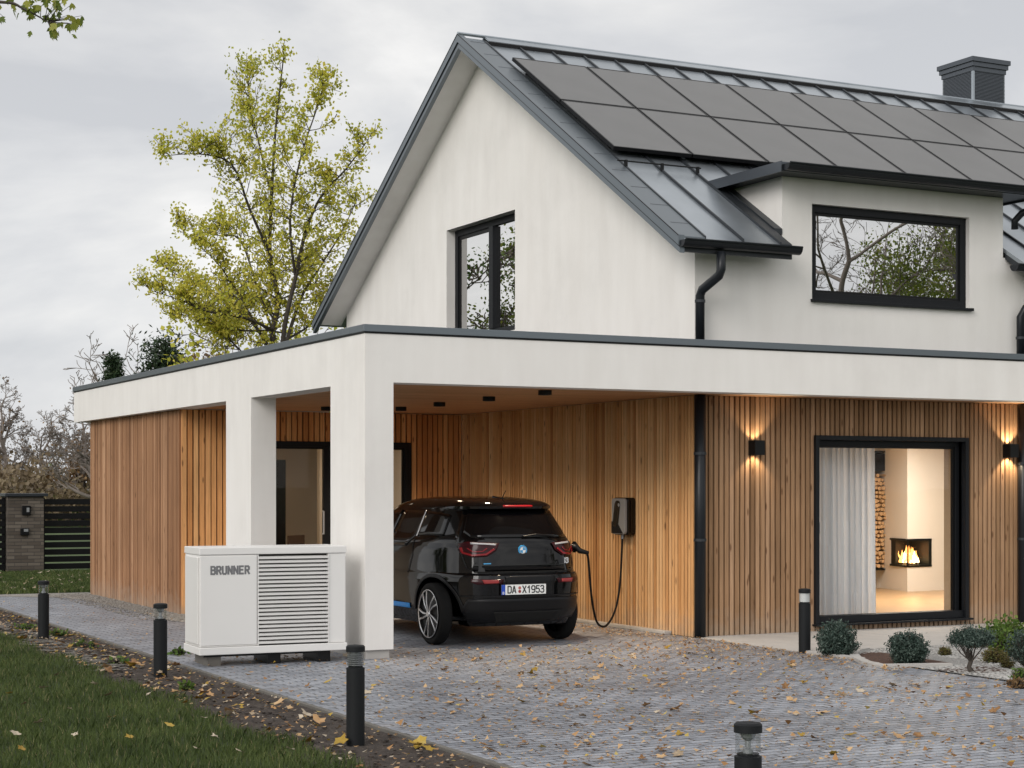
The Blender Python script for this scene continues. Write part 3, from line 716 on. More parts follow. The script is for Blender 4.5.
# ------------------------------------------------------------------ CARPORT (flat roofed annexe)
cp = thing('carport', 'flat-roofed carport annexe with white rendered fascia, two pillars and larch box', 'carport', (0,0,0))
BX = .29; RX = 13.0; BY = 11.72
m = MB(); m.box(0,0,ZS,RX,BX,ZC); m.box(0,BX,ZS,BX,BY,ZC); m.box(BX,BY-.2,ZS,4.1,BY,ZC)
m.build('fascia', M['stucco'], cp)
m = MB(); m.box(BX,BX,ZC-.2,GX-.003,BY-.2,ZC-.06); m.box(GX-.003,BX,ZC-.2,RX,GY-.003,ZC-.06); m.build('roof_deck', M['anth'], cp)
m = MB(); o = .018
m.box(-o,-o,ZC+.002,RX,BX+.05,ZT); m.box(-o,BX+.05,ZC+.002,BX+.05,BY+o,ZT); m.box(BX+.05,BY-.25,ZC+.002,GX-.01,BY+o,ZT)
cap = m.build('parapet_cap', M['board'], cp, bevel=.004)
MB().box(-.006,-.006,ZC-.014,RX,.0-.001,ZC+.001).box(-.006,-.001,ZC-.014,-.001,BY,ZC+.001).build('drip_edge', M['black'], cap)
for i, (ya, yb) in enumerate(((0,.89),(3.31,4.2))):
    p_ = MB().box(0,ya,.085,BX,yb,ZS).build('pillar', M['stucco'], cp)
    MB().box(.02,ya+.03,0,BX-.03,yb-.03,.085).build('pillar_base', M['concrete'], p_)
m = MB().box(BX,BX,ZS+.005,GX-.032,6.46,ZS+.03).box(GX-.03,BX,ZS+.005,RX,GY-.034,ZS+.03); m.build('ceiling', M['soffit'], cp)
m = MB().box(.02,6.5,ZS+.002,.29,BY,ZS+.03)
# rear cladding with glazed door opening
DOOR = (.95, 3.30, .02, 2.22); YB = 6.5
o = cladding('rear_cladding', 'x', YB, -1, .15, GX-.035, .0, ZS-.002, [DOOR], M['wood_red'], cp, pitch=.078, width=.060, rnd=.05)
o = cladding('side_cladding', 'y', .15, -1, YB+.0, 11.16, .0, ZS-.002, [], M['wood_side'], cp, pitch=.070, width=.056, rnd=.22)
m = MB(); wallx(m, YB+.022, YB+.25, .172, GX-.002, 0, ZS-.004, [DOOR]); m.box(.172,YB+.25,0,.42,11.15,ZS-.004); m.box(.42,11.1,0,GX-.002,11.15,ZS-.004)
m.build('annexe_wall', M['plaster_in'], cp)
m = MB().box(.43,YB+.26,-.02,GX-.01,11.09,.03); m.build('room_floor', M['floor_in'], cp)
m = MB().box(.43,YB+.26,2.45,GX-.01,11.09,2.5).box(3.05,9.2,.03,GX-.01,9.3,2.45); m.build('room_partition', M['plaster_in'], cp)
m = MB().box(2.28,9.2,.03,2.52,9.26,2.02); m.build('inner_door', M['frame'], cp)
f = window_x(cp, DOOR[0], DOOR[1], DOOR[2], DOOR[3], YB-.045, M['glass_clear'], fw=.07, recess=.0, name='glazed_door', mull=[(2.13,.13)], dep=.09)
m = MB().tube([(2.04,YB-.06,1.0),(2.04,YB-.11,1.0),(2.04,YB-.11,1.3),(2.04,YB-.06,1.3)], .012, 8); m.build('door_handle', M['steel'], f)

# ceiling downlights
dl = thing('ceiling_light', '', 'ceiling light', group='round downlights on the carport ceiling')
MB().lathe([(.001,0),(.07,0),(.07,-.05),(.058,-.05),(.058,-.038),(.001,-.038)], 24).build('housing', M['black'], dl, smooth=False)
MB().lathe([(.001,-.0385),(.056,-.0385)], 24).build('diffuser', M['downglow'], dl, fixn=False)
labs = ['round black ceiling light deepest in the carport, seen between the two pillars','round black ceiling light just right of the front pillar edge','round black ceiling light above the roof of the car','round black ceiling light second from the front beam','round black ceiling light nearest the front beam of the carport']
for i, (x, y) in enumerate(((1.58,5.1),(2.42,4.72),(2.35,3.43),(2.30,2.02),(2.25,.62))):
    q = dl if i == 0 else copy_tree(dl); q.location = (x, y, ZS+.006); q['label'] = labs[i]
    L = bpy.data.lights.new('down', 'SPOT'); L.energy = 85; L.color = (1,.80,.58); L.spot_size = R(140); L.spot_blend = 1; L.shadow_soft_size = .05
    lo = bpy.data.objects.new('downlight_lamp', L); C.objects.link(lo); lo.parent = q; lo.location = (0,0,-.06)

# wall lamps
wl = thing('wall_lamp', '', 'wall lamp', group='black up and down wall lamps on the larch facade')
MB().box(-.065,-.13,-.08,-.055,0,.08).box(.055,-.13,-.08,.065,0,.08).box(-.055,-.13,-.08,.055,-.12,.08).box(-.055,-.01,-.08,.055,0,.08).build('housing', M['black'], wl, bevel=.002)
MB().box(-.05,-.115,-.02,.05,-.015,.02).build('lamp_core', M['lampglow'], wl)
for i, x in enumerate((4.86, 8.52)):
    q = wl if i == 0 else copy_tree(wl); q.location = (x, GY-.034, 2.05)
    q['label'] = ('lit black box wall lamp between downpipe and large window', 'lit black box wall lamp right of the large window')[i]
    for up in (1, -1):
        L = bpy.data.lights.new('wall', 'SPOT'); L.energy = 10; L.color = (1,.77,.50); L.spot_size = R(104); L.spot_blend = .5; L.shadow_soft_size = .012
        lo = bpy.data.objects.new('spot_lamp', L); C.objects.link(lo); lo.parent = q; lo.location = (0,-.075,.03*up); lo.rotation_euler = (0 if up < 0 else PI, 0, 0)

# ------------------------------------------------------------------ living room
def stru(mb, name, mat, **k): return kind(mb.build(name, mat, **k), 'structure')
m = MB().box(GX+.30,GY+.30,-.02,15,8.2,.07); stru(m, 'room_floor', M['floor_in'])
m = MB(); m.box(GX+.30,8.2,.07,15,8.3,2.39); m.box(15,GY+.3,.07,15.1,8.3,2.39); m.box(GX+.29,GY+.3,.07,GX+.31,8.2,2.39)
m.box(8.5,GY+.30,.07,8.6,GY+.75,2.39)
stru(m, 'room_wall', M['plaster_in'])
# fireplace breast
fp = thing('fireplace', 'white plastered corner fireplace with glass firebox in the living room', 'fireplace', (10.78,5.15,.07))
# left face goes back-left (towards +y), right face towards +x
A = Vector((10.77,5.15)); Lp = Vector((11.04,6.1)); Rp = Vector((11.62,5.22))
def fpoly(off=0): return [(A.x,A.y),(Rp.x,Rp.y),(12.6,5.6),(12.6,7.9),(Lp.x+.1,7.9),(Lp.x,Lp.y)]
def ins(p): return (p[0]-10.78, p[1]-5.15)
z0, z1 = .70-.0, 1.06
# build breast in three layers, the middle one cut back for the firebox
fpz = [(0,.36),(.78,2.33)]
m = MB()
for a, b in fpz: m.prism([(*ins(p), a) for p in fpoly()], (0,0,b-a))
cut = [(11.25,5.190),(11.62,5.22),(12.6,5.6),(12.6,7.9),(11.09,7.9),(11.04,6.1),(10.905,5.69),(11.2,5.62)]
m.prism([(*ins(p), .36) for p in cut], (0,0,.42))
m.build('chimney_breast', M['plaster_in'], fp)
m = MB()
for (p, q) in (((10.91,5.71),(10.77,5.15)),((10.77,5.15),(11.26,5.192))):
    p = Vector(p); q = Vector(q); d = (q-p).normalized()*.02; nn = Vector((d.y,-d.x)).normalized()*.012
    for a, b in ((.36,.39),(.75,.78)): m.prism([(*ins(p+nn),a),(*ins(q+nn),a),(*ins(q-nn),a),(*ins(p-nn),a)], (0,0,b-a))
m.box(-.012,-.012,.39,.004,.004,.75); m.prism([(*ins(p),.39) for p in ((11.20,5.178),(11.26,5.183),(11.26,5.21),(11.20,5.20))], (0,0,.36))
m.build('firebox_frame', M['black'], fp)
m = MB(); m.prism([(*ins(p), .375) for p in ((11.16,5.52),(11.21,5.20),(11.248,5.195),(11.248,5.62),(10.90,5.68),(10.87,5.54))], (0,0,.40)); m.prism([(*ins(p), .37) for p in ((10.79,5.19),(11.24,5.20),(11.2,5.6),(10.90,5.67))], (0,0,.02)); m.build('firebox_lining', M['black'], fp)
m = MB(); 
for i in range(5): m.tube([(.10+i*.05,.12+.05*(i%2),.41+.02*(i%3)),(.34-i*.03,.3,.44+.03*(i%2))], .03, 8)
m.build('burning_log', M['chair'], fp)
random.seed(11)
for nm, mat, cntf, hh in (('flame', M['flame'], 26, .30), ('flame', M['flame2'], 20, .19)):
    m = MB()
    for i in range(cntf):
        bx, by = U(.07,.30), U(.10,.28); h = hh*U(.4,1)*(1-abs(bx-.19)*2.6); sw = U(-.04,.04)
        pts = [(bx+sw*math.sin(t*4+i), by+U(-.005,.005), .42+h*t) for t in (0,.2,.4,.6,.8,1)]
        rr = U(.018,.034); m.tube(pts, [rr*.7, rr, rr*.8, rr*.5, rr*.25, .001], 6)
    m.build(nm, mat, fp, smooth=True)
L = bpy.data.lights.new('fire', 'POINT'); L.energy = 2.5; L.color = (1,.5,.2); L.shadow_soft_size = .1; lo = bpy.data.objects.new('fire_glow', L); C.objects.link(lo); lo.parent = fp; lo.location = (.22,.2,.62)
# firewood niche beside it
wn = thing('firewood_niche', 'tall black steel niche filled with firewood beside the fireplace', 'shelf', (10.72,5.95,.07))
MB().box(-.14,-.01,1.80,.34,.30,2.06).box(-.12,.32,.3,.5,.34,2.1).box(.33,-.02,.3,.35,.34,2.1).box(-.12,-.02,2.08,.35,.34,2.1).box(-.12,-.02,.28,.35,.34,.30).build('niche_case', M['black'], wn)
random.seed(3)
lg = None
for r_ in range(22):
    for c_ in range(8):
        zc = .345+r_*.066
        if zc > 1.77-.05*(c_%2): continue
        x = 10.57+c_*.066+(.033 if r_%2 else 0)
        if x > 11.0: continue
        if lg is None: lg = MB().lathe([(.001,0),(.031,0),(.031,.28),(.001,.28)], 7, axis='y').build('firewood_log', M['log']); q = lg
        else: q = lg.copy(); C.objects.link(q)
        q.location = (x+U(-.012,.012), 5.93+U(-.03,.03), .07+zc+U(-.008,.008)); q.rotation_euler = (0, U(0,6), 0); s = U(.68,1.12); q.scale = (s,1,s)
        tag(q, 'round split firewood log stacked in the niche beside the fireplace', 'log', 'firewood logs in the niche')
# curtains
def curtain(x0, x1, y, z0, z1, amp, waves, mat, label, name='curtain'):
    n = 260; V = []; F = []
    for j in range(9):
        t = j/8; z = z1+(z0-z1)*t
        for i in range(n+1):
            u = i/n; ph = u*waves*2*PI
            V.append((x0+(x1-x0)*u+.012*math.sin(ph*2.1), y+amp*(.55+.45*t)*(math.sin(ph)+.35*math.sin(ph*1.7+1.3)), z))
    for j in range(8):
        for i in range(n): F.append((j*(n+1)+i, j*(n+1)+i+1, (j+1)*(n+1)+i+1, (j+1)*(n+1)+i))
    me = bpy.data.meshes.new(name); me.from_pydata(V, [], F)
    at = me.attributes.new('tint','FLOAT','FACE'); at.data.foreach_set('value', [random.random() for _ in F])
    return tag(finish(name, me, mat, smooth=True), label, 'curtain')
curtain(5.72, 6.97, 1.22, .09, 2.36, .06, 14, M['curtain'], 'sheer white curtain hanging in the left half of the large window')
m = MB().box(WIN[1]-.006, GY+.12, WIN[2]+.05, WIN[1]-.001, GY+.30, WIN[3]); m.build('reveal', M['curtain_tan'], f0)
def area(loc, sx, sy, e, col, rot=(0,0,0)):
    L = bpy.data.lights.new('room_light', 'AREA'); L.shape = 'RECTANGLE'; L.size = sx; L.size_y = sy; L.energy = e; L.color = col
    o = bpy.data.objects.new('room_light', L); C.objects.link(o); o.location = loc; o.rotation_euler = rot; return o
area((9.6,3.2,2.36), 2.5, 2.5, 240, (1,.91,.80))
area((7.0,3.2,2.36), 1.5, 1.0, 22, (1,.90,.80))
area((2.2,7.8,2.42), 1.2, 1.2, 20, (1,.78,.55))
# chair in annexe room
chn = thing('dining_chair', 'brown dining chair behind the glazed carport door', 'chair', (2.55,8.4,.03), .6)
MB().box(-.2,-.2,.42,.2,.2,.46).build('seat', M['chair'], chn, bevel=.01)
MB().box(-.2,.17,.5,.2,.2,.9).build('backrest', M['chair'], chn, bevel=.01)
for a in (-.18,.18):
    for b in (-.18,.18): MB().tube([(a,b,.42),(a*1.1,b*1.1,0)], .014, 6).build('leg', M['black'], chn)

# ------------------------------------------------------------------ HEAT PUMP
hp = thing('heat_pump', 'white box-shaped heat pump unit with louvred front beside the pillar', 'heat pump', (-1.60, .0, 0), R(-2.5))
W_, D_ = 1.40, .56
m = MB(); m.box(.02,.02,.17,W_-.02,D_-.02,1.0)
m = MB().box(.01,.02,.175,.01+.53,D_,1.005).box(.54,.09,.175,1.23,D_,1.005).box(1.23,.02,.175,W_-.01,D_,1.005)
m.build('casing', M['white_paint'], hp, bevel=.006)
MB().box(.004,.012,1.007,W_-.004,D_+.01,1.072).build('lid', M['white_paint'], hp, bevel=.006)
MB().box(0,0,.105,W_,D_+.02,.173).build('base_frame', M['white_paint'], hp, bevel=.006)
MB().box(.013,.012,.19,.535,.0195,.995).build('front_panel', M['white_paint'], hp, bevel=.003)
MB().box(-.004,.06,.2,.0095,D_-.05,.985).build('side_panel', M['white_paint'], hp, bevel=.003)
fr = MB().box(.542,.012,.175,.552,.08,1.004).box(1.218,.012,.175,1.229,.08,1.004).build('louvre', M['white_paint'], hp)
MB().box(.553,.075,.176,1.217,.088,1.003).build('louvre_backing', M['gap'], fr)
m = MB(); nb = 22
for i in range(nb):
    z = .185+i*(.81/nb); m.prism([(.553,.012,z+.004),(.553,.06,z+.026),(.553,.058,z+.030),(.553,.010,z+.024)], (.664,0,0))
m.build('blade', M['white_paint'], fr)
letters('lettering', 'BRUNNER', .082, .0165, M['greyletter'], hp, (.285,.0115,.868), (R(90),0,0), gap=.30, xs=.84)
for x in (.16,.72,1.2): MB().box(x-.07,.05,0,x+.05,D_-.05,.104).build('foot', M['kerbdark'] if x < .2 else M['black'], hp)
MB().box(.05,.04,.085,W_-.2,.06,.104).build('base_rail', M['black'], hp)

# ------------------------------------------------------------------ BOLLARD LIGHTS
bo = thing('bollard_light', '', 'bollard light', group='black bollard lights beside the path and driveway')
r = .058
MB().lathe([(.001,0),(r,0),(r,.485),(r-.012,.49),(r-.012,.497),(.001,.497)], 28).build('post', M['blackmatte'], bo, smooth=False)
MB().lathe([(r-.004,.498),(r-.004,.585)], 28).build('lens', M['lens'], bo, smooth=True, fixn=False)
MB().lathe([(.001,.586),(r+.002,.586),(r+.002,.618),(r-.006,.626),(.02,.63),(.001,.631)], 28).build('cap', M['blackmatte'], bo, smooth=False)
MB().lathe([(.001,.498),(.022,.498),(.022,.515),(.012,.522),(.012,.55),(.03,.565),(.035,.585)], 16).build('lamp_insert', M['steel'], bo, smooth=False)
for o_ in bo.children:
    me = o_.data; me.polygons.foreach_set('use_smooth', [True]*len(me.polygons))
    mod = o_.modifiers.new('e', 'EDGE_SPLIT'); mod.split_angle = R(35)
BL = [(-2.23,3.5,'farthest black bollard light, in the soil strip at the left edge'),(-2.13,-.61,'black bollard light in the soil strip in front of the heat pump\'s left corner'),(-2.13,-5.03,'black bollard light with ribbed lens in the soil strip, in front of the pillar'),(0,0,'nearest bollard light with clear lens at the bottom edge of the driveway'),(4.07,-1.35,'black bollard light with white lens between patio and first round shrub')]
def at_px(px, gy_):   # ground point from the photo's pixel grid (used once to read off positions)
    f_ = 1751.; a_ = math.atan2(3930-512, f_); X=(math.sin(a_),math.cos(a_)); Y=(-math.cos(a_),math.sin(a_)); h_=1.62
    t = h_*f_/(gy_-487); rr_ = (px-512)/f_*t
    return (-6.2689+rr_*X[0]+t*X[1], -15.2649+rr_*Y[0]+t*Y[1])
for i, (x, y, lb) in enumerate(BL):
    if i == 3: x, y = at_px(748, 871)
    q = bo if i == 0 else copy_tree(bo); q.location = (x, y, .0); q['label'] = lb
    if i in (2, 4):
        m = MB()
        for j in range(6): m.lathe([(.03,.507+j*.013),(.052,.503+j*.013),(.052,.506+j*.013),(.03,.511+j*.013)], 24)
        if i == 4: m = MB().lathe([(.05,.499),(.05,.584)], 24)
        m.build('lens_ring' if i == 2 else 'diffuser', M['steel'] if i == 2 else M['plate'], q)

# ------------------------------------------------------------------ CHARGER + CABLE
cg = thing('wall_charger', 'grey and black electric car charging box mounted on the larch wall', 'wall charger', (GX-.035, 2.02, 1.285))
def rrect(w, h, r_, n=6):
    pts = []
    for cx_, cy_, a0 in ((w-r_,h-r_,0),(-w+r_,h-r_,PI/2),(-w+r_,-h+r_,PI),(w-r_,-h+r_,1.5*PI)):
        for i in range(n+1): t = a0+PI/2*i/n; pts.append((cx_+r_*math.cos(t), cy_+r_*math.sin(t)))
    return pts
MB().prism([(0,a,b) for a, b in rrect(.16,.215,.04)], (-.10,0,0)).build('backbox', M['gloss'], cg, bevel=.006)
MB().prism([(-.101,a,b) for a, b in rrect(.15,.205,.04)], (-.035,0,0)).build('cover', M['charger_grey'], cg, bevel=.008)
MB().prism([(-.137,a*.8+b*-.18+.03,b+.03) for a, b in rrect(.075,.15,.06)], (-.006,0,0)).build('display', M['gloss'], cg)
MB().prism([(-.137,.145,-.195),(-.137,-.11,-.195),(-.137,.02,-.06),(-.137,.145,-.06)], (-.004,0,0)).build('lower_panel', M['black'], cg)
MB().lathe([(.001,-.145),(.02,-.145)], 16, (0,-.03,.13), 'x').build('indicator', M['steel'], cg, fixn=False)
MB().tube([(-.06,.03,-.21),(-.06,.03,-.26)], .02, 10).build('cable_gland', M['steel'], cg)
yc, zc = 2.05, 1.03
ports = Vector((CARX+.735, CARY+.40, .985))
start = Vector((GX-.095, yc, zc)); end = ports + Vector((.10,-.06,-.05))
ctrl = [start] + [start.lerp(end, t_) * 1.0 for t_ in (.02,.05,.10,.20,.36,.54,.72,.84,.90,.94)] + [end]
for c_, z_ in zip(ctrl[1:-1], (.85,.62,.42,.24,.12,.085,.17,.42,.70,.88)): c_.z = z_
def catmull(c, n=8):
    out = []
    for i in range(len(c)-1):
        p0, p1, p2, p3 = c[max(i-1,0)], c[i], c[i+1], c[min(i+2,len(c)-1)]
        for k_ in range(n):
            t = k_/n; out.append(.5*((2*p1)+(-p0+p2)*t+(2*p0-5*p1+4*p2-p3)*t*t+(-p0+3*p1-3*p2+p3)*t**3))
    out.append(c[-1]); return out
cb = thing('charging_cable', 'black charging cable looping from the wall box to the car', 'cable', tuple(start))
adopt(MB().tube(catmull(ctrl), .0125, 8).build('cable', M['rubber'], smooth=True), cb)
adopt(MB().tube([end+Vector((.03,-.02,-.015)), end+Vector((-.05,.035,.01)), ports+Vector((.02,0,0)), ports-Vector((.03,-.02,0))], [.018,.03,.034,.034], 12).build('plug', M['black'], smooth=True), cb)
# ------------------------------------------------------------------ CAR
car = thing('parked_car', 'glossy black electric hatchback parked nose-in under the carport, plugged in', 'car', (CARX, CARY, 0))
def lerp_table(T, z):
    for a, b in zip(T, T[1:]):
        if a[0] <= z <= b[0]:
            t = (z-a[0])/(b[0]-a[0]); return [a[i]+(b[i]-a[i])*t for i in range(len(a))]
    return list(T[-1] if z > T[-1][0] else T[0])
TB = [  # z, half width, rear y, front y, corner exponent
 (.20,.78,.20,3.80,5.0),(.27,.80,.09,3.92,4.2),(.36,.845,.03,3.98,4.0),(.50,.860,.0,4.0,3.8),(.66,.868,-.005,3.99,3.9),(.722,.860,.0,3.97,3.8),
 (.735,.857,.02,3.96,3.8),(.745,.853,.055,3.95,3.8),(.84,.846,.075,3.85,3.7),(.93,.832,.088,3.6,3.6),(1.00,.812,.10,3.35,3.6),(1.05,.79,.115,3.2,3.6),(1.085,.765,.13,3.1,3.6),
 (1.12,.74,.16,3.0,3.6),(1.22,.69,.235,2.85,3.6),(1.32,.64,.315,2.65,3.6),(1.385,.605,.365,2.5,3.6),(1.395,.60,.30,2.48,3.6),(1.42,.59,.285,2.42,3.6),(1.445,.57,.31,2.33,3.4),(1.47,.54,.40,2.22,3.2),(1.49,.50,.55,2.1,3.0),(1.505,.44,.72,1.95,2.6),(1.515,.34,.92,1.8,2.4),(1.520,.16,1.15,1.6,2.2)]
bm_ = MB(); NP = 96; prev = None
zsl = sorted({round(t[0],4) for t in TB} | {round(.2+i*.035,4) for i in range(37)})
zsl = [z for z in zsl if z <= 1.52]
for z in zsl:
    _, w, ya, yb, n_ = lerp_table(TB, z); yc_ = (ya+yb)/2; Lh = (yb-ya)/2; n0 = len(bm_.v)
    for k_ in range(NP):
        t = 2*PI*k_/NP; c, s = math.cos(t), math.sin(t)
        bm_.v.append((w*math.copysign(abs(c)**(2/n_), c), yc_+Lh*math.copysign(abs(s)**(2/n_), s), z))
    if prev is not None:
        for k_ in range(NP):
            k2 = (k_+1) % NP; bm_.face([prev+k_, prev+k2, n0+k2, n0+k_])
    else: bm_.face([n0+k_ for k_ in range(NP)][::-1])
    prev = n0
bm_.face([prev+k_ for k_ in range(NP)])
body = bm_.build('body', M['paint'], None)
cut_ = MB()
AX = (.62, 3.20); WR = .318
for y in AX:
    for s in (1, -1): cut_.lathe([(.37,.56*s),(.37,1.1*s)], 40, (0,y,.32), 'x', close=True)
cutter = cut_.build('cutter', M['black'], None)
bm2 = body.modifiers.new('c', 'BOOLEAN'); bm2.object = cutter; bm2.operation = 'DIFFERENCE'; bm2.solver = 'EXACT'
bpy.context.view_layer.update()
dg = bpy.context.evaluated_depsgraph_get()
nme = bpy.data.meshes.new_from_object(body.evaluated_get(dg))
bpy.data.objects.remove(cutter); bpy.data.objects.remove(body)
nme.materials.clear()
body = finish('body', nme, M['paint'], car, smooth=True)
es = body.modifiers.new('e', 'EDGE_SPLIT'); es.split_angle = R(32)
bbm = bmesh.new(); bbm.from_mesh(nme); bvh = BVHTree.FromBMesh(bbm)
def patch(name, pts, mat, side='rear', off=.003, thick=.004, parent=None, cuts=3, smooth=True):
    b = bmesh.new(); vs = [b.verts.new((p[0], p[1], 0)) for p in pts]; b.faces.new(vs)
    bmesh.ops.triangulate(b, faces=b.faces[:])
    for _ in range(cuts): bmesh.ops.subdivide_edges(b, edges=b.edges[:], cuts=1, use_grid_fill=True); bmesh.ops.triangulate(b, faces=b.faces[:])
    for v in b.verts:
        if side == 'rear': o_, d_ = Vector((v.co.x, -1, v.co.y)), Vector((0,1,0))
        elif side == 'left': o_, d_ = Vector((-2, v.co.x, v.co.y)), Vector((1,0,0))
        elif side == 'right': o_, d_ = Vector((2, v.co.x, v.co.y)), Vector((-1,0,0))
        elif side == 'top': o_, d_ = Vector((v.co.x, v.co.y, 3)), Vector((0,0,-1))
        h_ = bvh.ray_cast(o_, d_)
        if h_[0] is None: v.co = o_ + d_*1.3
        else: v.co = h_[0] - d_*off + (h_[1] if h_[1].dot(d_) < 0 else -h_[1])*off
    me = bpy.data.meshes.new(name); b.to_mesh(me); b.free()
    o = finish(name, me, mat, parent or car, smooth=smooth)
    s_ = o.modifiers.new('s', 'SOLIDIFY'); s_.thickness = thick; s_.offset = 0
    return o
def strip(pts, w):       # polyline to a thin closed outline
    P2 = [Vector(p) for p in pts]; a, b_ = [], []
    for i, p in enumerate(P2):
        d = (P2[min(i+1,len(P2)-1)]-P2[max(i-1,0)]).normalized(); n_ = Vector((-d.y, d.x))*w/2
        a.append(tuple(p+n_)); b_.append(tuple(p-n_))
    return a + b_[::-1]
hatch = patch('hatch', [(-.50,1.38),(.50,1.38),(.64,1.10),(.66,1.04),(.62,.80),(.56,.76),(-.56,.76),(-.62,.80),(-.66,1.04),(-.64,1.10)], M['gloss'], off=.002)
patch('rear_window', [(-.475,1.362),(.475,1.362),(.575,1.15),(.54,1.10),(-.54,1.10),(-.575,1.15)], M['gloss'], off=.007, parent=hatch)
patch('hatch_gap', strip([(-.56,.757),(.56,.757)], .009), M['seamline'], off=.006, parent=hatch, cuts=4)
patch('hatch_gap', strip([(-.645,1.04),(-.61,.80),(-.56,.762)], .007), M['seamline'], off=.006, parent=hatch)
patch('hatch_gap', strip([(.645,1.04),(.61,.80),(.56,.762)], .007), M['seamline'], off=.006, parent=hatch)
patch('spoiler_lamp', [(-.17,1.43),(.17,1.43),(.17,1.413),(-.17,1.413)], M['tail'], off=.004)
w_ = MB().tube([(-.02,.118,1.115),(.12,.11,1.135),(.27,.115,1.122),(.36,.13,1.108)], .007, 6).build('wiper', M['bumper'], hatch)
for s in (-1, 1):
    q = lambda L: [(s*a, b) for a, b in L]
    tl = patch('tail_light', q([(.30,1.045),(.44,1.055),(.58,1.06),(.64,1.04),(.655,.98),(.63,.93),(.56,.905),(.43,.915),(.34,.97)]), M['taildk'], off=.007)
    patch('light_bar', q(strip([(.36,.99),(.44,.935),(.56,.925),(.625,.95),(.635,1.0)], .018)), M['tail'], off=.012, parent=tl, cuts=3)
    patch('light_bar', q(strip([(.43,.995),(.47,.965),(.55,.96),(.59,.995)], .009)), M['tail'], off=.013, parent=tl, cuts=3)
    patch('top_highlight', q(strip([(.34,1.032),(.44,1.040),(.56,1.044)], .016)), M['lampgrey'], off=.011, parent=tl, cuts=3)  # pale strip paints a highlight along the top of the lamp
    patch('reflector', q([(.30,.685),(.60,.69),(.61,.66),(.56,.635),(.32,.64)]), M['taildk'], off=.005)
    patch('reflector', q([(.36,.678),(.52,.68),(.50,.645),(.36,.65)]), M['reflector'], off=.009)
    side = 'left' if s < 0 else 'right'
    # side glass, stepped belt line
    patch('side_window', [(.62,1.12),(.66,1.33),(.90,1.355),(1.16,1.365),(1.16,1.11),(.9,1.125)], M['gloss'], side, off=.003)
    patch('side_window', [(1.20,1.085),(1.20,1.365),(1.75,1.37),(1.75,.985),(1.30,1.0)], M['gloss'], side, off=.003)
    patch('side_window', [(1.82,.98),(1.82,1.37),(2.2,1.355),(2.75,1.10),(2.9,1.0),(2.4,.97)], M['gloss'], side, off=.003)
    patch('window_glint', strip([(1.14,1.10),(1.165,1.22),(1.19,1.37)], .022), M['silver'], side, off=.007)  # silver strip stands in for a light reflection between the side panes
    patch('door_gap', strip([(1.78,.99),(1.80,.7),(1.76,.34)], .008), M['seamline'], side, off=.003, cuts=4)
    patch('door_gap', strip([(1.15,1.08),(1.10,.9),(1.16,.72)], .008), M['seamline'], side, off=.003, cuts=4)
    patch('sill_trim', strip([(1.12,.375),(2.70,.375)], .05), M['blue'], side, off=.005, cuts=4)
    patch('arch_trim', strip([(AX[0]+.39*math.cos(t), .32+.39*math.sin(t)) for t in [PI*(.02+.96*i/24) for i in range(25)]], .035), M['bumper'], side, off=.004, cuts=2)
    mir = MB().lathe([(.001,-.09),(.06,-.07),(.075,0),(.06,.06),(.001,.08)], 12, (s*.93,2.62,1.02), 'x').build('door_mirror', M['gloss'], car, smooth=True)
patch('lower_bumper', [(-.62,.49),(.62,.49),(.66,.40),(.60,.24),(-.60,.24),(-.66,.40)], M['bumper'], off=.006)
patch('diffuser', [(-.40,.36),(.40,.36),(.34,.25),(-.34,.25)], M['seamline'], off=.012)
patch('bumper_crease', strip([(-.68,.515),(.68,.515)], .012), M['bumper'], off=.008, cuts=4)
patch('plate_recess', [(-.29,.715),(.29,.715),(.27,.62),(.27,.51),(-.27,.51),(-.27,.62)], M['bumper'], off=.004)
# number plate
PX = -.09
pl = MB().box(-.26,-.024,.525,.26,-.014,.638).build('number_plate', M['black'], car, bevel=.003)
MB().box(-.254,-.0255,.531,.254,-.0245,.632).build('plate_face', M['plate'], pl)
MB().box(-.254,-.0268,.531,-.212,-.0258,.632).build('plate_band', M['plateblue'], pl)
rt = (R(90),0,0)
letters('plate_characters', 'DA', .078, .0115, M['ink'], pl, (-.137,-.0255,.582), rt, gap=.22, xs=.92)
letters('plate_characters', 'X1953', .078, .0115, M['ink'], pl, (.108,-.0255,.582), rt, gap=.23, xs=.90)
letters('plate_characters', 'D', .026, .005, M['plate'], pl, (-.233,-.0268,.549), rt, ext=.0004)
pl.location = (PX, 0, 0)
MB().lathe([(.001,-.0265),(.016,-.0265)], 16, (-.048,0,.598), 'y').build('plate_seal', M['red'], pl, fixn=False)
MB().lathe([(.001,-.0265),(.016,-.0265)], 16, (-.048,0,.562), 'y').build('plate_seal', M['reflector'], pl, fixn=False)
# round emblem, quartered
ey = bvh.ray_cast(Vector((0,-1,.975)), Vector((0,1,0)))[0].y-.004
em = MB().lathe([(.001,ey-.006),(.050,ey-.006),(.052,ey+.004)], 32, (-.045,0,.975), 'y').build('emblem', M['badgeblue'], hatch)
MB().lathe([(.031,ey-.008),(.036,ey-.008)], 32, (-.045,0,.975), 'y').build('emblem_ring', M['silver'], em, fixn=False)
for a0, mt in ((0, M['badgeblue']), (PI/2, M['plate']), (PI, M['badgeblue']), (1.5*PI, M['plate'])):
    MB().poly([(-.045, ey-.0085, .975)] + [(-.045+.030*math.cos(a0+PI/2*i/6), ey-.0085, .975+.030*math.sin(a0+PI/2*i/6)) for i in range(7)]).build('emblem_quarter', mt, em, fixn=False)
letters('model_badge', 'i3', .06, .012, M['silver'], hatch, (.44, .048, .865), (R(90),0,R(14)), ext=.003, gap=.2)
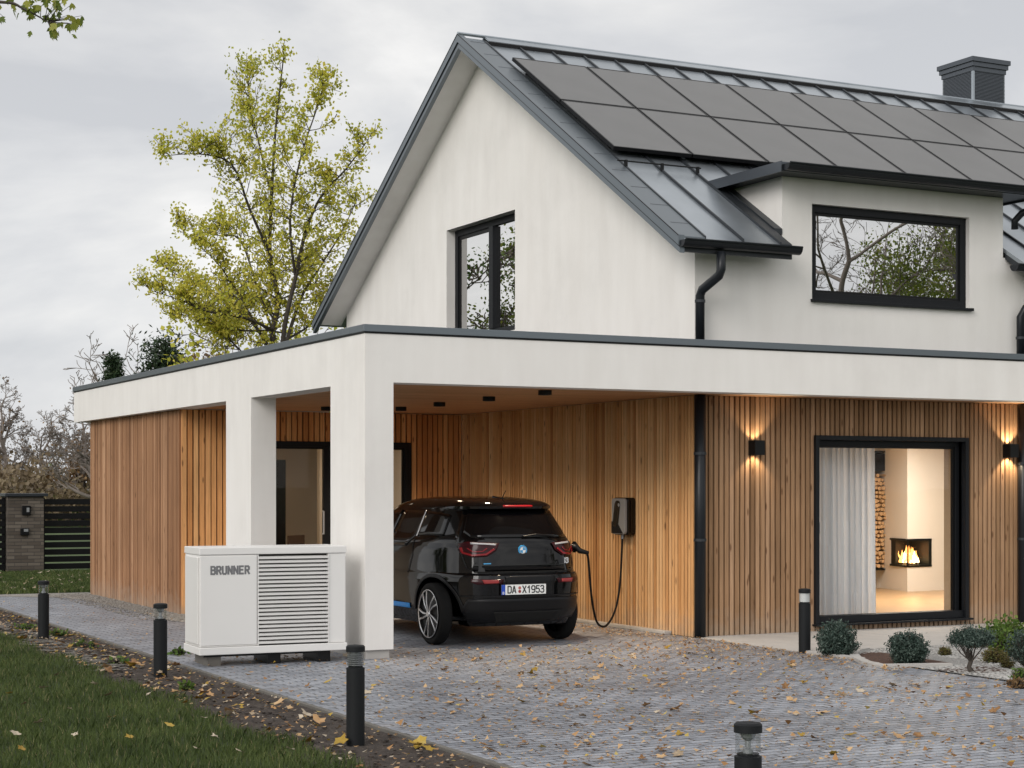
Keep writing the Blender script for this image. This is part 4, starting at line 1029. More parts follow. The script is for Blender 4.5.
patch('blue_badge', strip([(-.47,.84),(-.40,.842)], .012), M['badgeblue'], off=.006, parent=hatch)
# roof fin and antenna
MB().prism([(-.018,.62,1.475),(.018,.62,1.475),(.014,.86,1.50),(-.014,.86,1.50)], (0,0,.028)).build('roof_fin', M['gloss'], car, bevel=.008)
MB().tube([(0,.66,1.49),(.02,.60,1.58)], .0045, 6).build('antenna', M['black'], car)
# charge flap and port
MB().lathe([(.001,0),(.06,0),(.06,.012),(.001,.012)], 20, (.745,.43,.985), 'x').build('charge_flap', M['black'], car)
# wheels
def wheel(x, y, s):
    t = MB().lathe([(.235,-.055),(.25,-.063),(.295,-.066),(.312,-.055),(WR,-.03),(WR,.03),(.312,.055),(.295,.066),(.25,.063),(.235,.055)], 48, (0,0,0), 'x').build('wheel', M['rubber'], car, smooth=True)
    t.location = (x, y, WR)
    MB().lathe([(.001,s*.045),(.235,s*.045),(.247,s*.072),(.25,s*.074)], 40, (0,0,0), 'x').build('rim_dish', M['black'], t)
    m = MB(); m.lathe([(.238,s*.070),(.243,s*.077),(.249,s*.076)], 40, (0,0,0), 'x')
    for i in range(10):
        a = 2*PI*i/10 + (.10 if i % 2 else -.10); w0 = 0
        tw = .22
        def pt(rr, da, xx): return (s*xx, rr*math.cos(a+da), rr*math.sin(a+da))
        m.prism([pt(.035,-.18,.072), pt(.035,.18,.072), pt(.13,.075+tw*.5,.078), pt(.235,.065+tw,.074), pt(.235,-.02+tw,.074), pt(.13,-.04+tw*.5,.078)], (-s*.012,0,0))
    m.lathe([(.001,s*.082),(.03,s*.082),(.036,s*.07)], 20, (0,0,0), 'x')
    m.build('rim', M['rim'], t)
for y in AX:
    for s in (-1, 1): wheel(s*(.79 if s < 0 else .665), y, s)
bbm.free()
# ------------------------------------------------------------------ PLANTS
def fast(name, V, nper, tint, mat, parent=None):
    """V: (N*nper,3) array, every nper verts one face"""
    V = np.asarray(V, dtype=np.float32).reshape(-1, 3); nf = len(V)//nper
    me = bpy.data.meshes.new(name); me.vertices.add(len(V)); me.vertices.foreach_set('co', V.ravel())
    me.loops.add(nf*nper); me.loops.foreach_set('vertex_index', np.arange(nf*nper, dtype=np.int32))
    me.polygons.add(nf); me.polygons.foreach_set('loop_start', np.arange(0, nf*nper, nper, dtype=np.int32))
    me.update(calc_edges=True)
    at = me.attributes.new('tint', 'FLOAT', 'FACE'); at.data.foreach_set('value', np.asarray(tint, dtype=np.float32))
    return finish(name, me, mat, parent)
def leaves(points, n, jit, size, rng, droop=.3, clump=None, aspect=.6):
    """diamond leaves scattered round the given points"""
    P_ = np.asarray(points, dtype=np.float64); idx = rng.integers(0, len(P_), n)
    c = P_[idx] + rng.normal(0, 1, (n,3))*jit
    d = rng.normal(0, 1, (n,3)); d[:,2] -= droop; d /= np.linalg.norm(d, axis=1)[:,None]
    e = np.cross(d, rng.normal(0, 1, (n,3))); e /= np.linalg.norm(e, axis=1)[:,None]
    s = size*rng.uniform(.6, 1.25, n)[:,None]
    V = np.stack([c, c+d*s*.5+e*s*aspect*.5, c+d*s, c+d*s*.5-e*s*aspect*.5], 1)
    g = rng.normal(.5, .22, len(P_)); t = np.clip(g[idx]*.6+.2+rng.normal(0,.14,n), 0, 1)
    return V.reshape(-1,3), t
def limb(p, d, L, r, lvl, out, tips, rng, kids=4, wander=.25, up=.1, ratio=.6, spread=.9, minr=.004, seg=5):
    pts = [Vector(p)]; d = Vector(d).normalized(); rad = [r]
    for i in range(seg):
        d = (d + Vector(rng.normal(0, wander, 3)) + Vector((0,0,up))).normalized()
        pts.append(pts[-1] + d*L/seg); rad.append(max(minr, r*(1-.75*(i+1)/seg)))
    out.append((pts, rad))
    if lvl == 0: tips += pts[1:]; return
    if lvl == 1: tips += pts[-2:]
    for k_ in range(kids):
        t = .25+.75*(k_+rng.random())/kids; f_ = t*seg; i = min(seg-1, int(f_)); q = pts[i].lerp(pts[i+1], f_-i)
        dd = (pts[i+1]-pts[i]).normalized(); ax = Vector(rng.normal(0,1,3)); ax = (ax-dd*ax.dot(dd)).normalized()
        nd = (dd*math.cos(spread*rng.uniform(.6,1.1)) + ax*math.sin(spread*rng.uniform(.6,1.1)))
        limb(q, nd, L*ratio*rng.uniform(.75,1.15)*(1.15-.4*t), max(minr, rad[i]*.62), lvl-1, out, tips, rng, kids, wander, up, ratio, spread, minr, max(3, seg-1))
def wood_mesh(name, out, mat, parent, seg=5, base=None):
    m = MB()
    for pts, rad in out: m.tube(pts, rad, 8 if rad[0] > .08 else (5 if rad[0] > .02 else 3), cap=False)
    return m.build(name, mat, parent, smooth=True, fixn=False)
CAM = Vector((-6.2689, -15.2649, 1.62)); _a = math.atan2(3930-512, 1751.)
RGT = Vector((math.sin(_a), -math.cos(_a), 0)); FWD = Vector((math.cos(_a), math.sin(_a), 0))
def w3(px, py, w): return CAM + FWD*w + RGT*((px-512)/1751*w) + Vector((0,0,(487-py)/1751*w))
def world_tree(name, label, base, group=None, cat='tree'):
    return thing(name, label, cat, tuple(base), 0, group)
def shift(out, tips, base):
    b = Vector(base); return [([q-b for q in pts], rad) for pts, rad in out], [t-b for t in tips]

# yellow-green maple behind the annexe: several traced stems with real depth
rng = np.random.default_rng(5)
W0 = 36.0; base = w3(281, 487, W0); base.z = 0
out, tips = [], []
stems = [
 ([(281,565,0),(281,420,0),(272,345,0),(278,300,.2),(270,255,.3),(272,190,.2),(276,125,0),(283,62,-.2)], .12),
 ([(279,400,0),(284,330,-.3),(296,275,-.5),(306,230,-.8),(322,195,-.9),(345,170,-1.0),(368,140,-1)], .085),
 ([(284,350,-.2),(300,300,.6),(318,270,1.1),(340,235,1.3),(357,200,1.4)], .06),
 ([(270,350,0),(252,322,.6),(228,303,1.0),(190,282,1.4),(155,262,1.6)], .06),
 ([(272,258,.2),(250,210,-.5),(232,165,-.9),(200,154,-1.2),(163,156,-1.4)], .05),
 ([(270,190,.2),(258,140,.6),(250,105,.9),(247,72,1)], .04),
 ([(276,340,0),(258,290,1.0),(240,240,1.6),(215,235,2.0),(175,225,2.2)], .045),
 ([(295,275,-.5),(290,220,-1.1),(300,160,-1.3),(318,105,-1.3),(326,78,-1.2)], .045),
 ([(273,330,0),(245,318,-.8),(210,312,-1.2),(180,300,-1.5),(150,290,-1.6)], .045),
 ([(268,350,.3),(243,302,.2),(218,264,0),(188,236,-.3)], .04),
 ([(275,330,.3),(235,330,.2),(195,318,.5),(165,312,.7)], .035),
 ([(262,380,0),(240,350,.4),(222,335,.6),(200,322,.9)], .035),
 ([(285,340,.1),(310,325,.5),(330,300,.8),(350,270,1.1)], .04),
]
for st, r0 in stems:
    pts = [w3(x, y, W0+dz) for x, y, dz in st]; pts = catmull(pts, 4)
    rad = [max(.008, .72*r0*(1-.85*i/(len(pts)-1))) for i in range(len(pts))]; out.append((pts, rad))
    n_ = len(pts)
    for i in range(int(n_*.28), n_):
        for _ in range(3 if i < n_*.75 else 2):
            dd = Vector(rng.normal(0,1,3)); dd.z = abs(dd.z)*.6+.1
            if dd.dot(FWD) > 0 and rng.random() < .3: dd = dd - FWD*dd.dot(FWD)
            limb(pts[i], dd, rng.uniform(.3,1.0)*(1.2-.80*i/n_), max(.012, rad[i]*.4), 1, out, tips, rng, kids=4, wander=.22, up=.10, ratio=.55, minr=.006, seg=4)
out, tips = shift(out, tips, base)
tr = world_tree('maple_tree', 'tall slender yellow-green maple rising behind the flat-roofed annexe', base)
wood_mesh('trunk', out, M['bark'], tr)
V, t = leaves(tips, 25000, .075, .078, rng, .5, aspect=.7)
hz = V[::4,2]/11; t = np.clip(t*.8+.05+.25*(1-np.clip(hz,0,1)), 0, 1)
fast('crown', V, 4, t, M['leaf_y'], tr)

def simple_tree(name, label, px, top, w, mat, lm=None, nleaf=0, jit=.2, lsize=.15, seed=1, lvl=3, kids=4, trunk=.2, lean=(0,0), spreadf=1.0, group=None, wander=.22, up=.12, spread=.85, minr=.02, bark='bark', pos=None, height=None, r0=.35):
    rng = np.random.default_rng(seed)
    if pos is None: base = w3(px, 487, w); H = (487-top)/1751*w+1.62
    else: base = Vector((*pos, 0)); H = height
    base.z = 0; out, tips = [], []
    tp = [base + Vector((lean[0]*t_*H+rng.normal(0,.02)*H, lean[1]*t_*H+rng.normal(0,.02)*H, t_*H*r0*1.8)) for t_ in (0,.33,.66,1)]
    out.append((catmull(tp, 4), [trunk*(1-.55*i/12) for i in range(13)]))
    top_p = tp[-1]
    limbsrc = catmull(tp, 4)
    for i in range(9):
        q = limbsrc[5+ (i*8)//9]; a_ = i*2.4+rng.random()
        dv = Vector((math.cos(a_)*spreadf, math.sin(a_)*spreadf, .5+.5*i/9))
        limb(q, dv, H*(.42-.012*i), trunk*.5, lvl, out, tips, rng, kids, wander, up, .58, spread, minr)
    limb(top_p, (lean[0],lean[1],1), H*(1-r0*1.5), trunk*.45, lvl, out, tips, rng, kids, wander, up, .55, spread, minr)
    # clamp the height to what the photo shows
    zmax = max(q.z for pts, _ in out for q in pts); k_ = H/zmax
    for pts, _ in out:
        for q in pts: q.z *= k_
    out, tips = shift(out, [], base)
    tips = [q for pts, rad in out for q in pts[2:] if rad[0] <= minr*2.2]
    tr = world_tree(name, label, base, group); wood_mesh('trunk', out, M[mat], tr)
    if lm: 
        V, t = leaves(tips, nleaf, jit, lsize, rng, .3, aspect=.8); fast('crown', V, 4, t, M[lm], tr)
    return tr
GB = 'bare autumn trees beyond the fence'
simple_tree('oak_tree', 'large bare oak at the left edge, above the brick gate pillar', 6, 376, 80, 'barkpale', 'leaf_br', 250, .2, .12, 21, 4, 4, .2, spreadf=1.3, group=GB, minr=.011, wander=.32)
simple_tree('oak_tree', 'wide bare oak with drooping branches between gate pillar and annexe', 112, 388, 70, 'barkpale', 'leaf_br', 200, .2, .12, 22, 4, 4, .18, lean=(-.2,.1), spreadf=1.7, group=GB, minr=.010, wander=.34)
simple_tree('oak_tree', 'smaller bare oak between the two large oaks, beyond the slatted fence', 44, 402, 92, 'barkpale', 'leaf_br', 260, .2, .12, 35, 4, 4, .15, spreadf=1.3, group=GB, minr=.012, wander=.3)
simple_tree('birch_tree', 'thin bare tree rising above the left end of the annexe roof', 101, 332, 120, 'barkpale', None, 0, seed=23, lvl=3, kids=3, trunk=.17, spreadf=.8, group=GB, minr=.022)
simple_tree('birch_tree', 'thin bare tree between the two dark conifers', 147, 322, 125, 'barkpale', None, 0, seed=24, lvl=3, kids=3, trunk=.18, spreadf=.9, group=GB, minr=.022)
simple_tree('birch_tree', 'bare thin tree behind the yellow maple, low at its left', 226, 300, 120, 'barkpale', None, 0, seed=29, lvl=3, kids=3, trunk=.18, spreadf=.9, group=GB, minr=.022)
simple_tree('young_tree', 'low yellow-leaved tree left of the maple above the annexe roof', 207, 316, 44, 'bark', 'leaf_y', 1900, .14, .16, 25, 3, 4, .09, spreadf=1.25, minr=.01)
simple_tree('young_tree', 'reddish brown leaved tree behind the annexe roof below the yellow foliage', 200, 350, 60, 'bark', 'leaf_br', 1600, .16, .2, 26, 2, 4, .09, spreadf=1.0, minr=.014)
simple_tree('young_tree', 'small yellow tree just left of the house eave', 306, 312, 52, 'bark', 'leaf_y', 1300, .17, .2, 27, 2, 4, .08, spreadf=.55, minr=.012)
simple_tree('young_tree', 'brown leaved tree beside the annexe corner, above the slatted fence', 84, 432, 75, 'bark', 'leaf_br', 2000, .2, .16, 28, 3, 4, .1, spreadf=.9, minr=.014)
simple_tree('birch_tree', 'far thin bare tree showing beside the chimney', 938, 76, 75, 'barkpale', None, 0, seed=33, lvl=3, kids=3, trunk=.16, spreadf=.5, group=GB, minr=.016)
def conifer(label, px, top, w, width, seed, round_=0):
    rng = np.random.default_rng(seed); base = w3(px, 487, w); base.z = 0; H = (487-top)/1751*w+1.62
    tr = world_tree('conifer_tree', label, base, 'dark conifers beyond the annexe')
    out = [([Vector((0,0,0)), Vector((0,0,H*.97))], [.25,.03])]; tips = []
    for i in range(170):
        z = H*(.12+.87*rng.random()**.8); q = (1-z/H)**(.55 if round_ else .9); L = width/2*q*rng.uniform(.7,1.15)+.15; a_ = rng.random()*2*PI
        e = Vector((math.cos(a_)*L, math.sin(a_)*L, z+L*(.25 if round_ else -.05))); s_ = Vector((0,0,z)); out.append(([s_, s_.lerp(e,.5)+Vector((0,0,.05)), e], [.05,.03,.012]))
        for k_ in range(5): tips.append(s_.lerp(e, .35+.65*k_/4))
    wood_mesh('trunk', out, M['bark'], tr)
    V, t = leaves(tips, 7000, .17*width/4+.08, .30, rng, .2, aspect=.35); fast('crown', V, 4, t, M['leaf_dk'], tr)
conifer('small dark conifer poking over the left end of the annexe roof', 113, 357, 100, 2.6, 41)
conifer('wide dark pine behind the annexe roof under the yellow foliage', 165, 340, 95, 5.6, 42, 1)
# autumn thicket beyond the fence
rng = np.random.default_rng(8); pts = []
for _ in range(500):
    x = rng.uniform(-260, 330); w = rng.uniform(70, 82); h_ = (1.75+.5*math.sin(x*.05)+.35*math.sin(x*.17+1))*rng.random()**.6
    q = w3(x, 487, w); q.z = h_; pts.append(q)
V, t = leaves(pts, 26000, .42, .24, rng, .2, aspect=.8); kind(fast('thicket', V, 4, t, M['leaf_th'], None), 'stuff')
V, t = leaves([q+Vector((rng.normal(0,1), 3, -.8)) for q in pts], 12000, .5, .26, rng, .2, aspect=.8); kind(fast('thicket', V, 4, t, M['leaf_fresh'], None), 'stuff')
# surroundings beyond the frame: they stand round the garden and show in the panes and the paint
simple_tree('bare_tree', 'bare spreading tree reflected in the dormer window, at its left', 0, 0, 0, 'barkpale', None, 0, seed=51, lvl=4, kids=4, trunk=.12, spreadf=1.3, minr=.008, pos=(24.5,-22.8), height=14.5, wander=.3)
simple_tree('garden_tree', 'leafy green tree reflected in the dormer window, at its right', 0, 0, 0, 'barkpale', 'leaf_g', 30000, .26, .10, 52, 3, 4, .13, spreadf=.75, minr=.012, pos=(29.3,-22.2), height=13.0)
simple_tree('garden_tree', 'evergreen tree reflected in the gable window', 0, 0, 0, 'barkpale', 'leaf_g', 15000, .26, .10, 53, 4, 4, .11, spreadf=1.3, minr=.02, pos=(-8.6,27.5), height=10.5, wander=.3)
simple_tree('garden_tree', 'tall bare-limbed tree reflected in the gable window', 0, 0, 0, 'barkpale', 'leaf_fresh', 9000, .22, .10, 54, 4, 4, .11, spreadf=1.3, minr=.02, pos=(-4.5,31), height=12.5, wander=.3)
simple_tree('garden_tree', 'green tree mirrored in the side of the car', 0, 0, 0, 'bark', 'leaf_g', 2600, .24, .3, 55, 3, 4, .24, spreadf=1.3, minr=.02, pos=(-17,13), height=8.5)
# maple branch reaching into the frame at top left
rng = np.random.default_rng(12); W0 = 9.5; base = w3(-760, 487, W0); base.z = 0; out, tips = [], []
out.append((catmull([base, base+Vector((.05,.0,1.8)), base+Vector((.15,.05,3.4)), base+Vector((.1,.1,5.6))], 4), [.17-.009*i for i in range(13)]))
main = catmull([w3(-755,150,W0), w3(-560,70,W0), w3(-380,30,W0), w3(-200,16,W0), w3(-90,6,W0-.1), w3(0,2,W0-.2), w3(24,9,W0-.2), w3(48,22,W0-.2)], 5); out.append((main, [.022*(1-.93*i/(len(main)-1))+.0015 for i in range(len(main))]))
sub = catmull([w3(-60,2,W0), w3(-10,-12,W0+.1), w3(30,-3,W0+.2), w3(62,-4,W0+.2)], 4); out.append((sub, [.012*(1-.8*i/(len(sub)-1))+.001 for i in range(len(sub))]))
tw = [(51,24),(54,27),(57,30),(64,22),(70,15),(72,20),(76,23),(80,20),(52,20),(27,4),(25,8),(36,3),(38,6),(45,1),(55,3),(58,7),(60,10),(33,-2),(50,-4),(65,-3),(72,0),(2,16),(0,8),(8,2),(-5,14)]
lv, lt = [], []
def maple_leaf(c, d, nrm, s):
    d = d.normalized(); e = nrm.cross(d).normalized(); sh = [(0,0),(.22,-.30),(.52,-.46),(.50,-.22),(.80,-.24),(.74,-.1),(1.05,0),(.74,.1),(.80,.24),(.50,.22),(.52,.46),(.22,.30)]
    return [tuple(c + d*a*s + e*b*s + nrm*(.12*s*math.sin(a*3)*abs(b))) for a, b in sh]
for i in range(110):
    if i < 60: x, y = tw[i % len(tw)]; x += rng.normal(0,2.0); y += rng.normal(0,1.8); c = w3(x, y, W0-.2+rng.normal(0,.08))
    else: c = main[int(rng.integers(0, len(main)))] + Vector(rng.normal(0,.10,3)); 
    if i < 60 and i % 2 == 0: out.append(([min(main, key=lambda q: (q-c).length), c], [.003,.0012]))
    d = Vector(rng.normal(0,1,3))*.5 + Vector((0,0,-.9)); nn = Vector(rng.normal(0,1,3)); nn = (nn-d*nn.dot(d)/d.length_squared).normalized()
    lv += maple_leaf(c, d, nn, rng.uniform(.038,.062)); lt.append(rng.random())
for _ in range(10): limb(out[0][0][int(rng.integers(9,13))], Vector(rng.normal(0,.5,3)) - RGT*1.2 + Vector((0,0,.8)), 1.3, .04, 2, out, tips, rng, kids=3, minr=.004)
o2, _t = shift(out, [], base); tr = world_tree('garden_maple', 'maple whose leafy branch reaches in at the top left corner', base, cat='tree')
wood_mesh('trunk', o2, M['bark'], tr); fast('crown', [tuple(Vector(q)-base) for q in lv], 12, lt, M['leaf_g'], tr)

# round shrubs and the little standard tree in the pebble bed
def shrub(name, label, x, y, w, h_, mat, n, size, seed, z0=.0, stem=None, flat=.0, group=None, asp=.42, droop=-.6, cat='shrub'):
    rng = np.random.default_rng(seed); tr = thing(name, label, cat, (x,y,0), 0, group); out = []; pts = []
    cz = z0+(h_-z0)/2
    for i in range(150):
        a_, b_ = rng.random()*2*PI, rng.random()**.5; zz = rng.uniform(-1,1); rr = math.sqrt(max(0,1-zz*zz))*b_**.4
        irr = 1+.16*math.sin(a_*3+seed)+.1*math.sin(a_*7+zz*4)+rng.normal(0,.05)
        e = Vector((math.cos(a_)*rr*w/2*irr, math.sin(a_)*rr*w/2*irr, cz+zz*(h_-z0)/2*(1+.10*rng.normal())))
        if stem: s_ = Vector((rng.normal(0,.006), rng.normal(0,.006), z0*.45))
        else: s_ = Vector((0,0,.02))
        mid = s_.lerp(e,.55)+Vector(rng.normal(0,.012,3))
        if not stem or i % 9 == 0: out.append(([s_, mid, e], [.008 if stem else .004,.005 if stem else .003,.0015]))
        for t_ in ((.90,.97,1.0) if stem else (.62,.75,.88,1.0)):
            q_ = s_.lerp(e, t_)
            if not stem or q_.z > z0*.95: pts.append(q_)
    if stem: out.append(([Vector((.01,0,0)), Vector((-.015,.01,z0*.25)), Vector((0,0,z0*.5))], [.028,.022,.02]))
    wood_mesh('stem', out, M['bark'], tr)
    if stem:
        pts = []
        for _ in range(500):
            v_ = Vector(rng.normal(0,1,3)).normalized()*rng.random()**.4
            bump_ = 1+.15*math.sin(5*math.atan2(v_.y, v_.x)+seed)
            pts.append(Vector((v_.x*w/2*bump_, v_.y*w/2*bump_, cz+v_.z*(h_-z0)/2*(1 if v_.z > 0 else .7))))
    V, t = leaves(pts, n, w*.045, size, rng, droop, aspect=asp); fast('foliage', V, 4, t, M[mat], tr); return tr
sx, sy = at_px(837, 656); shrub('round_shrub', 'round blue-green shrub directly right of the white-lensed bollard', sx, sy, .38, .30, 'leaf_blue', 12000, .03, 61)
sx, sy = at_px(908, 664); shrub('round_shrub', 'round dark green shrub in the brown mulch patch with pale edging', sx, sy, .35, .27, 'leaf_blue', 12000, .028, 62)
sx, sy = at_px(971, 673); shrub('standard_tree', 'small standard tree with bare stems and flat blue-green crown', sx, sy, .38, .385, 'leaf_blue', 6000, .024, 63, z0=.21, stem=1, cat='tree')
sx, sy = at_px(1027, 671); shrub('round_shrub', 'blue-green shrub cut off by the right edge of the picture', sx, sy, .34, .36, 'leaf_blue', 4000, .028, 64, z0=.1)
sx, sy = at_px(1006, 646); shrub('leafy_plant', 'fresh green bushy perennial behind the small standard tree', sx, sy, .48, .27, 'leaf_fresh', 1700, .05, 65, asp=.6, droop=.1, cat='plant')
sx, sy = at_px(1000, 660); shrub('leafy_plant', 'bright yellow-green upright plant right of the standard tree', sx, sy, .26, .30, 'leaf_fresh', 900, .045, 66, asp=.55, cat='plant')
sx, sy = at_px(995, 663); shrub('low_plant', 'low russet and green cushion plant on the white pebbles', sx, sy, .27, .13, 'leaf_red', 1500, .025, 67, cat='plant')
sx, sy = at_px(1007, 669); shrub('low_plant', 'tiny brownish tuft in front of the russet cushion plant', sx, sy, .12, .085, 'leaf_red', 700, .02, 68, cat='plant')
sx, sy = at_px(945, 656); shrub('low_plant', 'tiny green moss ball on the pebbles left of the standard tree', sx, sy, .13, .08, 'leaf_red', 900, .02, 69, cat='plant')
sx, sy = at_px(1019, 684); shrub('low_plant', 'small white-edged leafy plant at the bed corner, right edge', sx, sy, .13, .13, 'leaf_fresh', 160, .04, 70, cat='plant', asp=.6)
sx, sy = at_px(1018, 688); shrub('low_plant', 'orange-brown low plant at the front corner of the pebble bed', sx, sy, .2, .07, 'leaf_br', 400, .03, 71, cat='plant')
sx, sy = at_px(976, 648); shrub('low_plant', 'brown dried tuft behind the trunk of the standard tree', sx, sy, .3, .12, 'leaf_br', 700, .03, 72, cat='plant')
# seedlings along the soil strip
for i, (px, py, w_, lab) in enumerate(((84,648,.34,'yellow-green weed seedling between the two left bollards'),(118,664,.26,'second light green weed right of it in the soil strip'),(25,630,.3,'pale green weed clump in the soil at the left picture edge'),(58,636,.24,'small weed at the foot of the farthest bollard'),(178,655,.2,'small green weed right of the second bollard'),(186,690,.16,'small weed in the soil below the heat pump'))):
    sx, sy = at_px(px, py); shrub('weed', lab, sx, sy, w_*.8, .06, 'leaf_fresh', 90, .045, 80+i, cat='weed', asp=.7, droop=.2)

# lawn blades
rng = np.random.default_rng(4)
def blades(name, x, y, hgt, wid, lean=.5):
    n = len(x); z = np.zeros(n); a_ = rng.uniform(0, 2*PI, n); b_ = rng.uniform(0, 2*PI, n)
    h_ = hgt*rng.uniform(.5,1.25,n); ln = h_*lean*rng.uniform(.2,1.3,n)
    c = np.stack([x,y,z],1); ex = np.stack([np.cos(a_),np.sin(a_),z],1)*(wid*rng.uniform(.6,1.2,n))[:,None]; 
    l_ = np.stack([np.cos(b_),np.sin(b_),z],1)
    mid = c + l_*(ln*.35)[:,None]; mid[:,2] += h_*.62; tip = c + l_*ln[:,None]; tip[:,2] += h_
    V = np.stack([c-ex, c+ex, mid+ex*.7, tip, mid-ex*.7],1).reshape(-1,3)
    g = np.array([noise.noise(Vector((a*1.6, b*1.6, 0))) for a, b in zip(x[::1], y[::1])])
    t = np.clip(.42+.28*g+rng.normal(0,.17,n), 0, 1); t[rng.random(n) < .03] = 1
    return fast(name, V, 5, t, M['grass'])
N = 420000; y = rng.uniform(-10.5, 7.0, N); x = rng.uniform(-9, -2.32, N)
r_ = (x-CAM.x)*RGT.x+(y-CAM.y)*RGT.y; w = (x-CAM.x)*FWD.x+(y-CAM.y)*FWD.y
px = 512+1751*r_/w; py = 487+1751*1.62/w
edge = -2.50+.07*np.sin(y*2.1)+.05*np.sin(y*5.3+1)+rng.normal(0,.035,N)
ok = (w > 3) & (px > -60-700*(rng.random(N) < .45)) & (py < 830) & (x < edge) & (rng.random(N) < np.clip((11/np.maximum(w,1))**1.2, 0, 1))
kind(blades('lawn', x[ok], y[ok], .06, .0022), 'stuff')
N = 60000; y = rng.uniform(11.7, 18.3, N); x = rng.uniform(-6, 2.4, N)
kind(blades('lawn', x, y, .06, .008), 'stuff')

# ------------------------------------------------------------------ fallen leaves: each one large enough to see is a thing
rng = np.random.default_rng(9); random.seed(9)
def dead_leaf_mesh(i):
    n = 11; pts = []; cu = U(.25,.9); c2 = U(-.5,.5)
    for k_ in range(n):
        a = 2*PI*k_/n; rr = (1.0 if k_ % 2 == 0 else .62)*U(.75,1.1); px_, py_ = rr*math.cos(a), rr*math.sin(a)*.78
        pts.append((px_, py_, cu*.35*px_*px_+c2*.4*py_*py_+U(0,.08)))
    me = bpy.data.meshes.new('fallen_leaf'); V = [(0,0,.02)] + pts; F = [(0, 1+k_, 1+(k_+1)%n) for k_ in range(n)]
    V += [(x_,y_,z_-.02) for x_, y_, z_ in V[:n+1]]; F += [(n+1, n+2+(k_+1)%n, n+2+k_) for k_ in range(n)]
    me.from_pydata(V, [], F); at = me.attributes.new('tint','FLOAT','FACE'); tv = random.random(); at.data.foreach_set('value', [min(1,max(0,tv+U(-.12,.12))) for _ in F]); return me
LM = {}
for c_, mk in (('yellow','dead_y'),('brown','dead_b'),('pale','dead_p')):
    LM[c_] = []
    for i in range(6): me = dead_leaf_mesh(i); me.materials.append(M[mk]); LM[c_].append(me)
def ground_px(px, py):
    q = at_px(px, py); return q
def put_leaf(x, y, z, s, c_, label, group):
    o = bpy.data.objects.new('fallen_leaf', random.choice(LM[c_])); C.objects.link(o)
    o.location = (x,y,z+s*.18); o.rotation_euler = (U(-.45,.45), U(-.45,.45), U(0,6.28)); o.scale = (s*U(.8,1.2), s, s*U(.8,1.4)); tag(o, label, 'leaf', group)
lawn_px = [(10,700),(24,711),(38,730),(70,716),(108,702),(112,724),(22,757),(132,661),(103,676),(43,694),(15,741),(204,725),(185,709),(197,757),(215,745),(235,722),(60,655),(150,700),(170,733),(57,681),(240,760),(262,742),(95,690),(160,678),(130,745),(290,757),(75,742)]
for i, (a, b) in enumerate(lawn_px):
    x, y = at_px(a, b); c_ = 'yellow' if (a, b) in ((108,724),(10,700),(112,724),(112,750)) or i % 6 == 0 else 'pale'
    put_leaf(x, y, .045, U(.030,.048), c_, ('yellow' if c_ == 'yellow' else 'pale')+' curled leaf lying on the dark green lawn', 'fallen leaves on the lawn')
n_soil = 0
while n_soil < 95:
    y = rng.uniform(-7.2, 7.5); x = rng.uniform(-2.5,-1.80); c_ = random.choices(('yellow','brown','pale'), (.38,.42,.2))[0]
    put_leaf(x, y, .022, U(.03,.08), c_, c_+' fallen leaf on the dark soil strip between lawn and kerb', 'fallen leaves on the soil strip'); n_soil += 1
n_d = 0
clusters = [at_px(px_, py_) for px_, py_ in ((440,655),(500,670),(560,665),(640,655),(700,655),(590,690),(650,680),(760,672),(880,690),(640,720),(690,648),(540,660),(720,665),(860,700),(950,690),(590,745),(900,745),(300,660),(480,700),(610,650))]
while n_d < 172:
    if rng.random() < .55: cx_, cy_ = clusters[int(rng.integers(0,len(clusters)))]; x, y = cx_+rng.normal(0,.42), cy_+rng.normal(0,.42)
    else: x, y = at_px(rng.uniform(300,1024), 650+118*rng.random()**.8)
    if x < -1.6 or x > 4.0 or y > .5: continue
    c_ = random.choices(('yellow','brown','pale'), (.2,.65,.15))[0]
    put_leaf(x, y, .004, U(.028,.058), c_, c_+' fallen leaf on the grey paved driveway', 'fallen leaves on the driveway'); n_d += 1
# crumbs and the mass of small leaves
def litter(name, n, fx, size, mat, asp=.8):
    P_ = np.array([fx() for _ in range(n)]); a_ = rng.uniform(0,2*PI,n); s = size*rng.uniform(.4,1.3,n)
    P3 = np.stack([P_[:,0],P_[:,1],np.full(n,.008)],1)+np.stack([np.zeros(n),np.zeros(n),rng.uniform(0,.008,n)],1)
    if P_.shape[1] > 2: P3[:,2] += P_[:,2]
    d = np.stack([np.cos(a_),np.sin(a_),rng.normal(0,.25,n)],1)*s[:,None]; e = np.stack([-np.sin(a_),np.cos(a_),rng.normal(0,.3,n)],1)*(s*asp)[:,None]
    m_ = np.stack([np.zeros(n),np.zeros(n),np.abs(d[:,2])+np.abs(e[:,2])],1)
    V = np.stack([P3-d+m_, P3-e*.7+m_*.3, P3+d+m_, P3+e+m_*.5],1).reshape(-1,3)
    return kind(fast(name, V, 4, rng.random(n), M[mat]), 'stuff')
def on_drive():
    while True:
        if rng.random() < .5: cx_, cy_ = clusters[int(rng.integers(0,len(clusters)))]; x, y = cx_+rng.normal(0,.55), cy_+rng.normal(0,.6)
        else: x, y = at_px(rng.uniform(220,1040), 640+128*rng.random())
        if -1.64 < x < 4.02 and y < 1.2: return (x, y, 0)
litter('leaf_litter', 2300, on_drive, .021, 'dead_b'); litter('leaf_litter', 450, on_drive, .016, 'dead_p'); litter('leaf_litter', 350, on_drive, .018, 'dead_y')
litter('leaf_crumbs', 7000, on_drive, .006, 'dead_b')
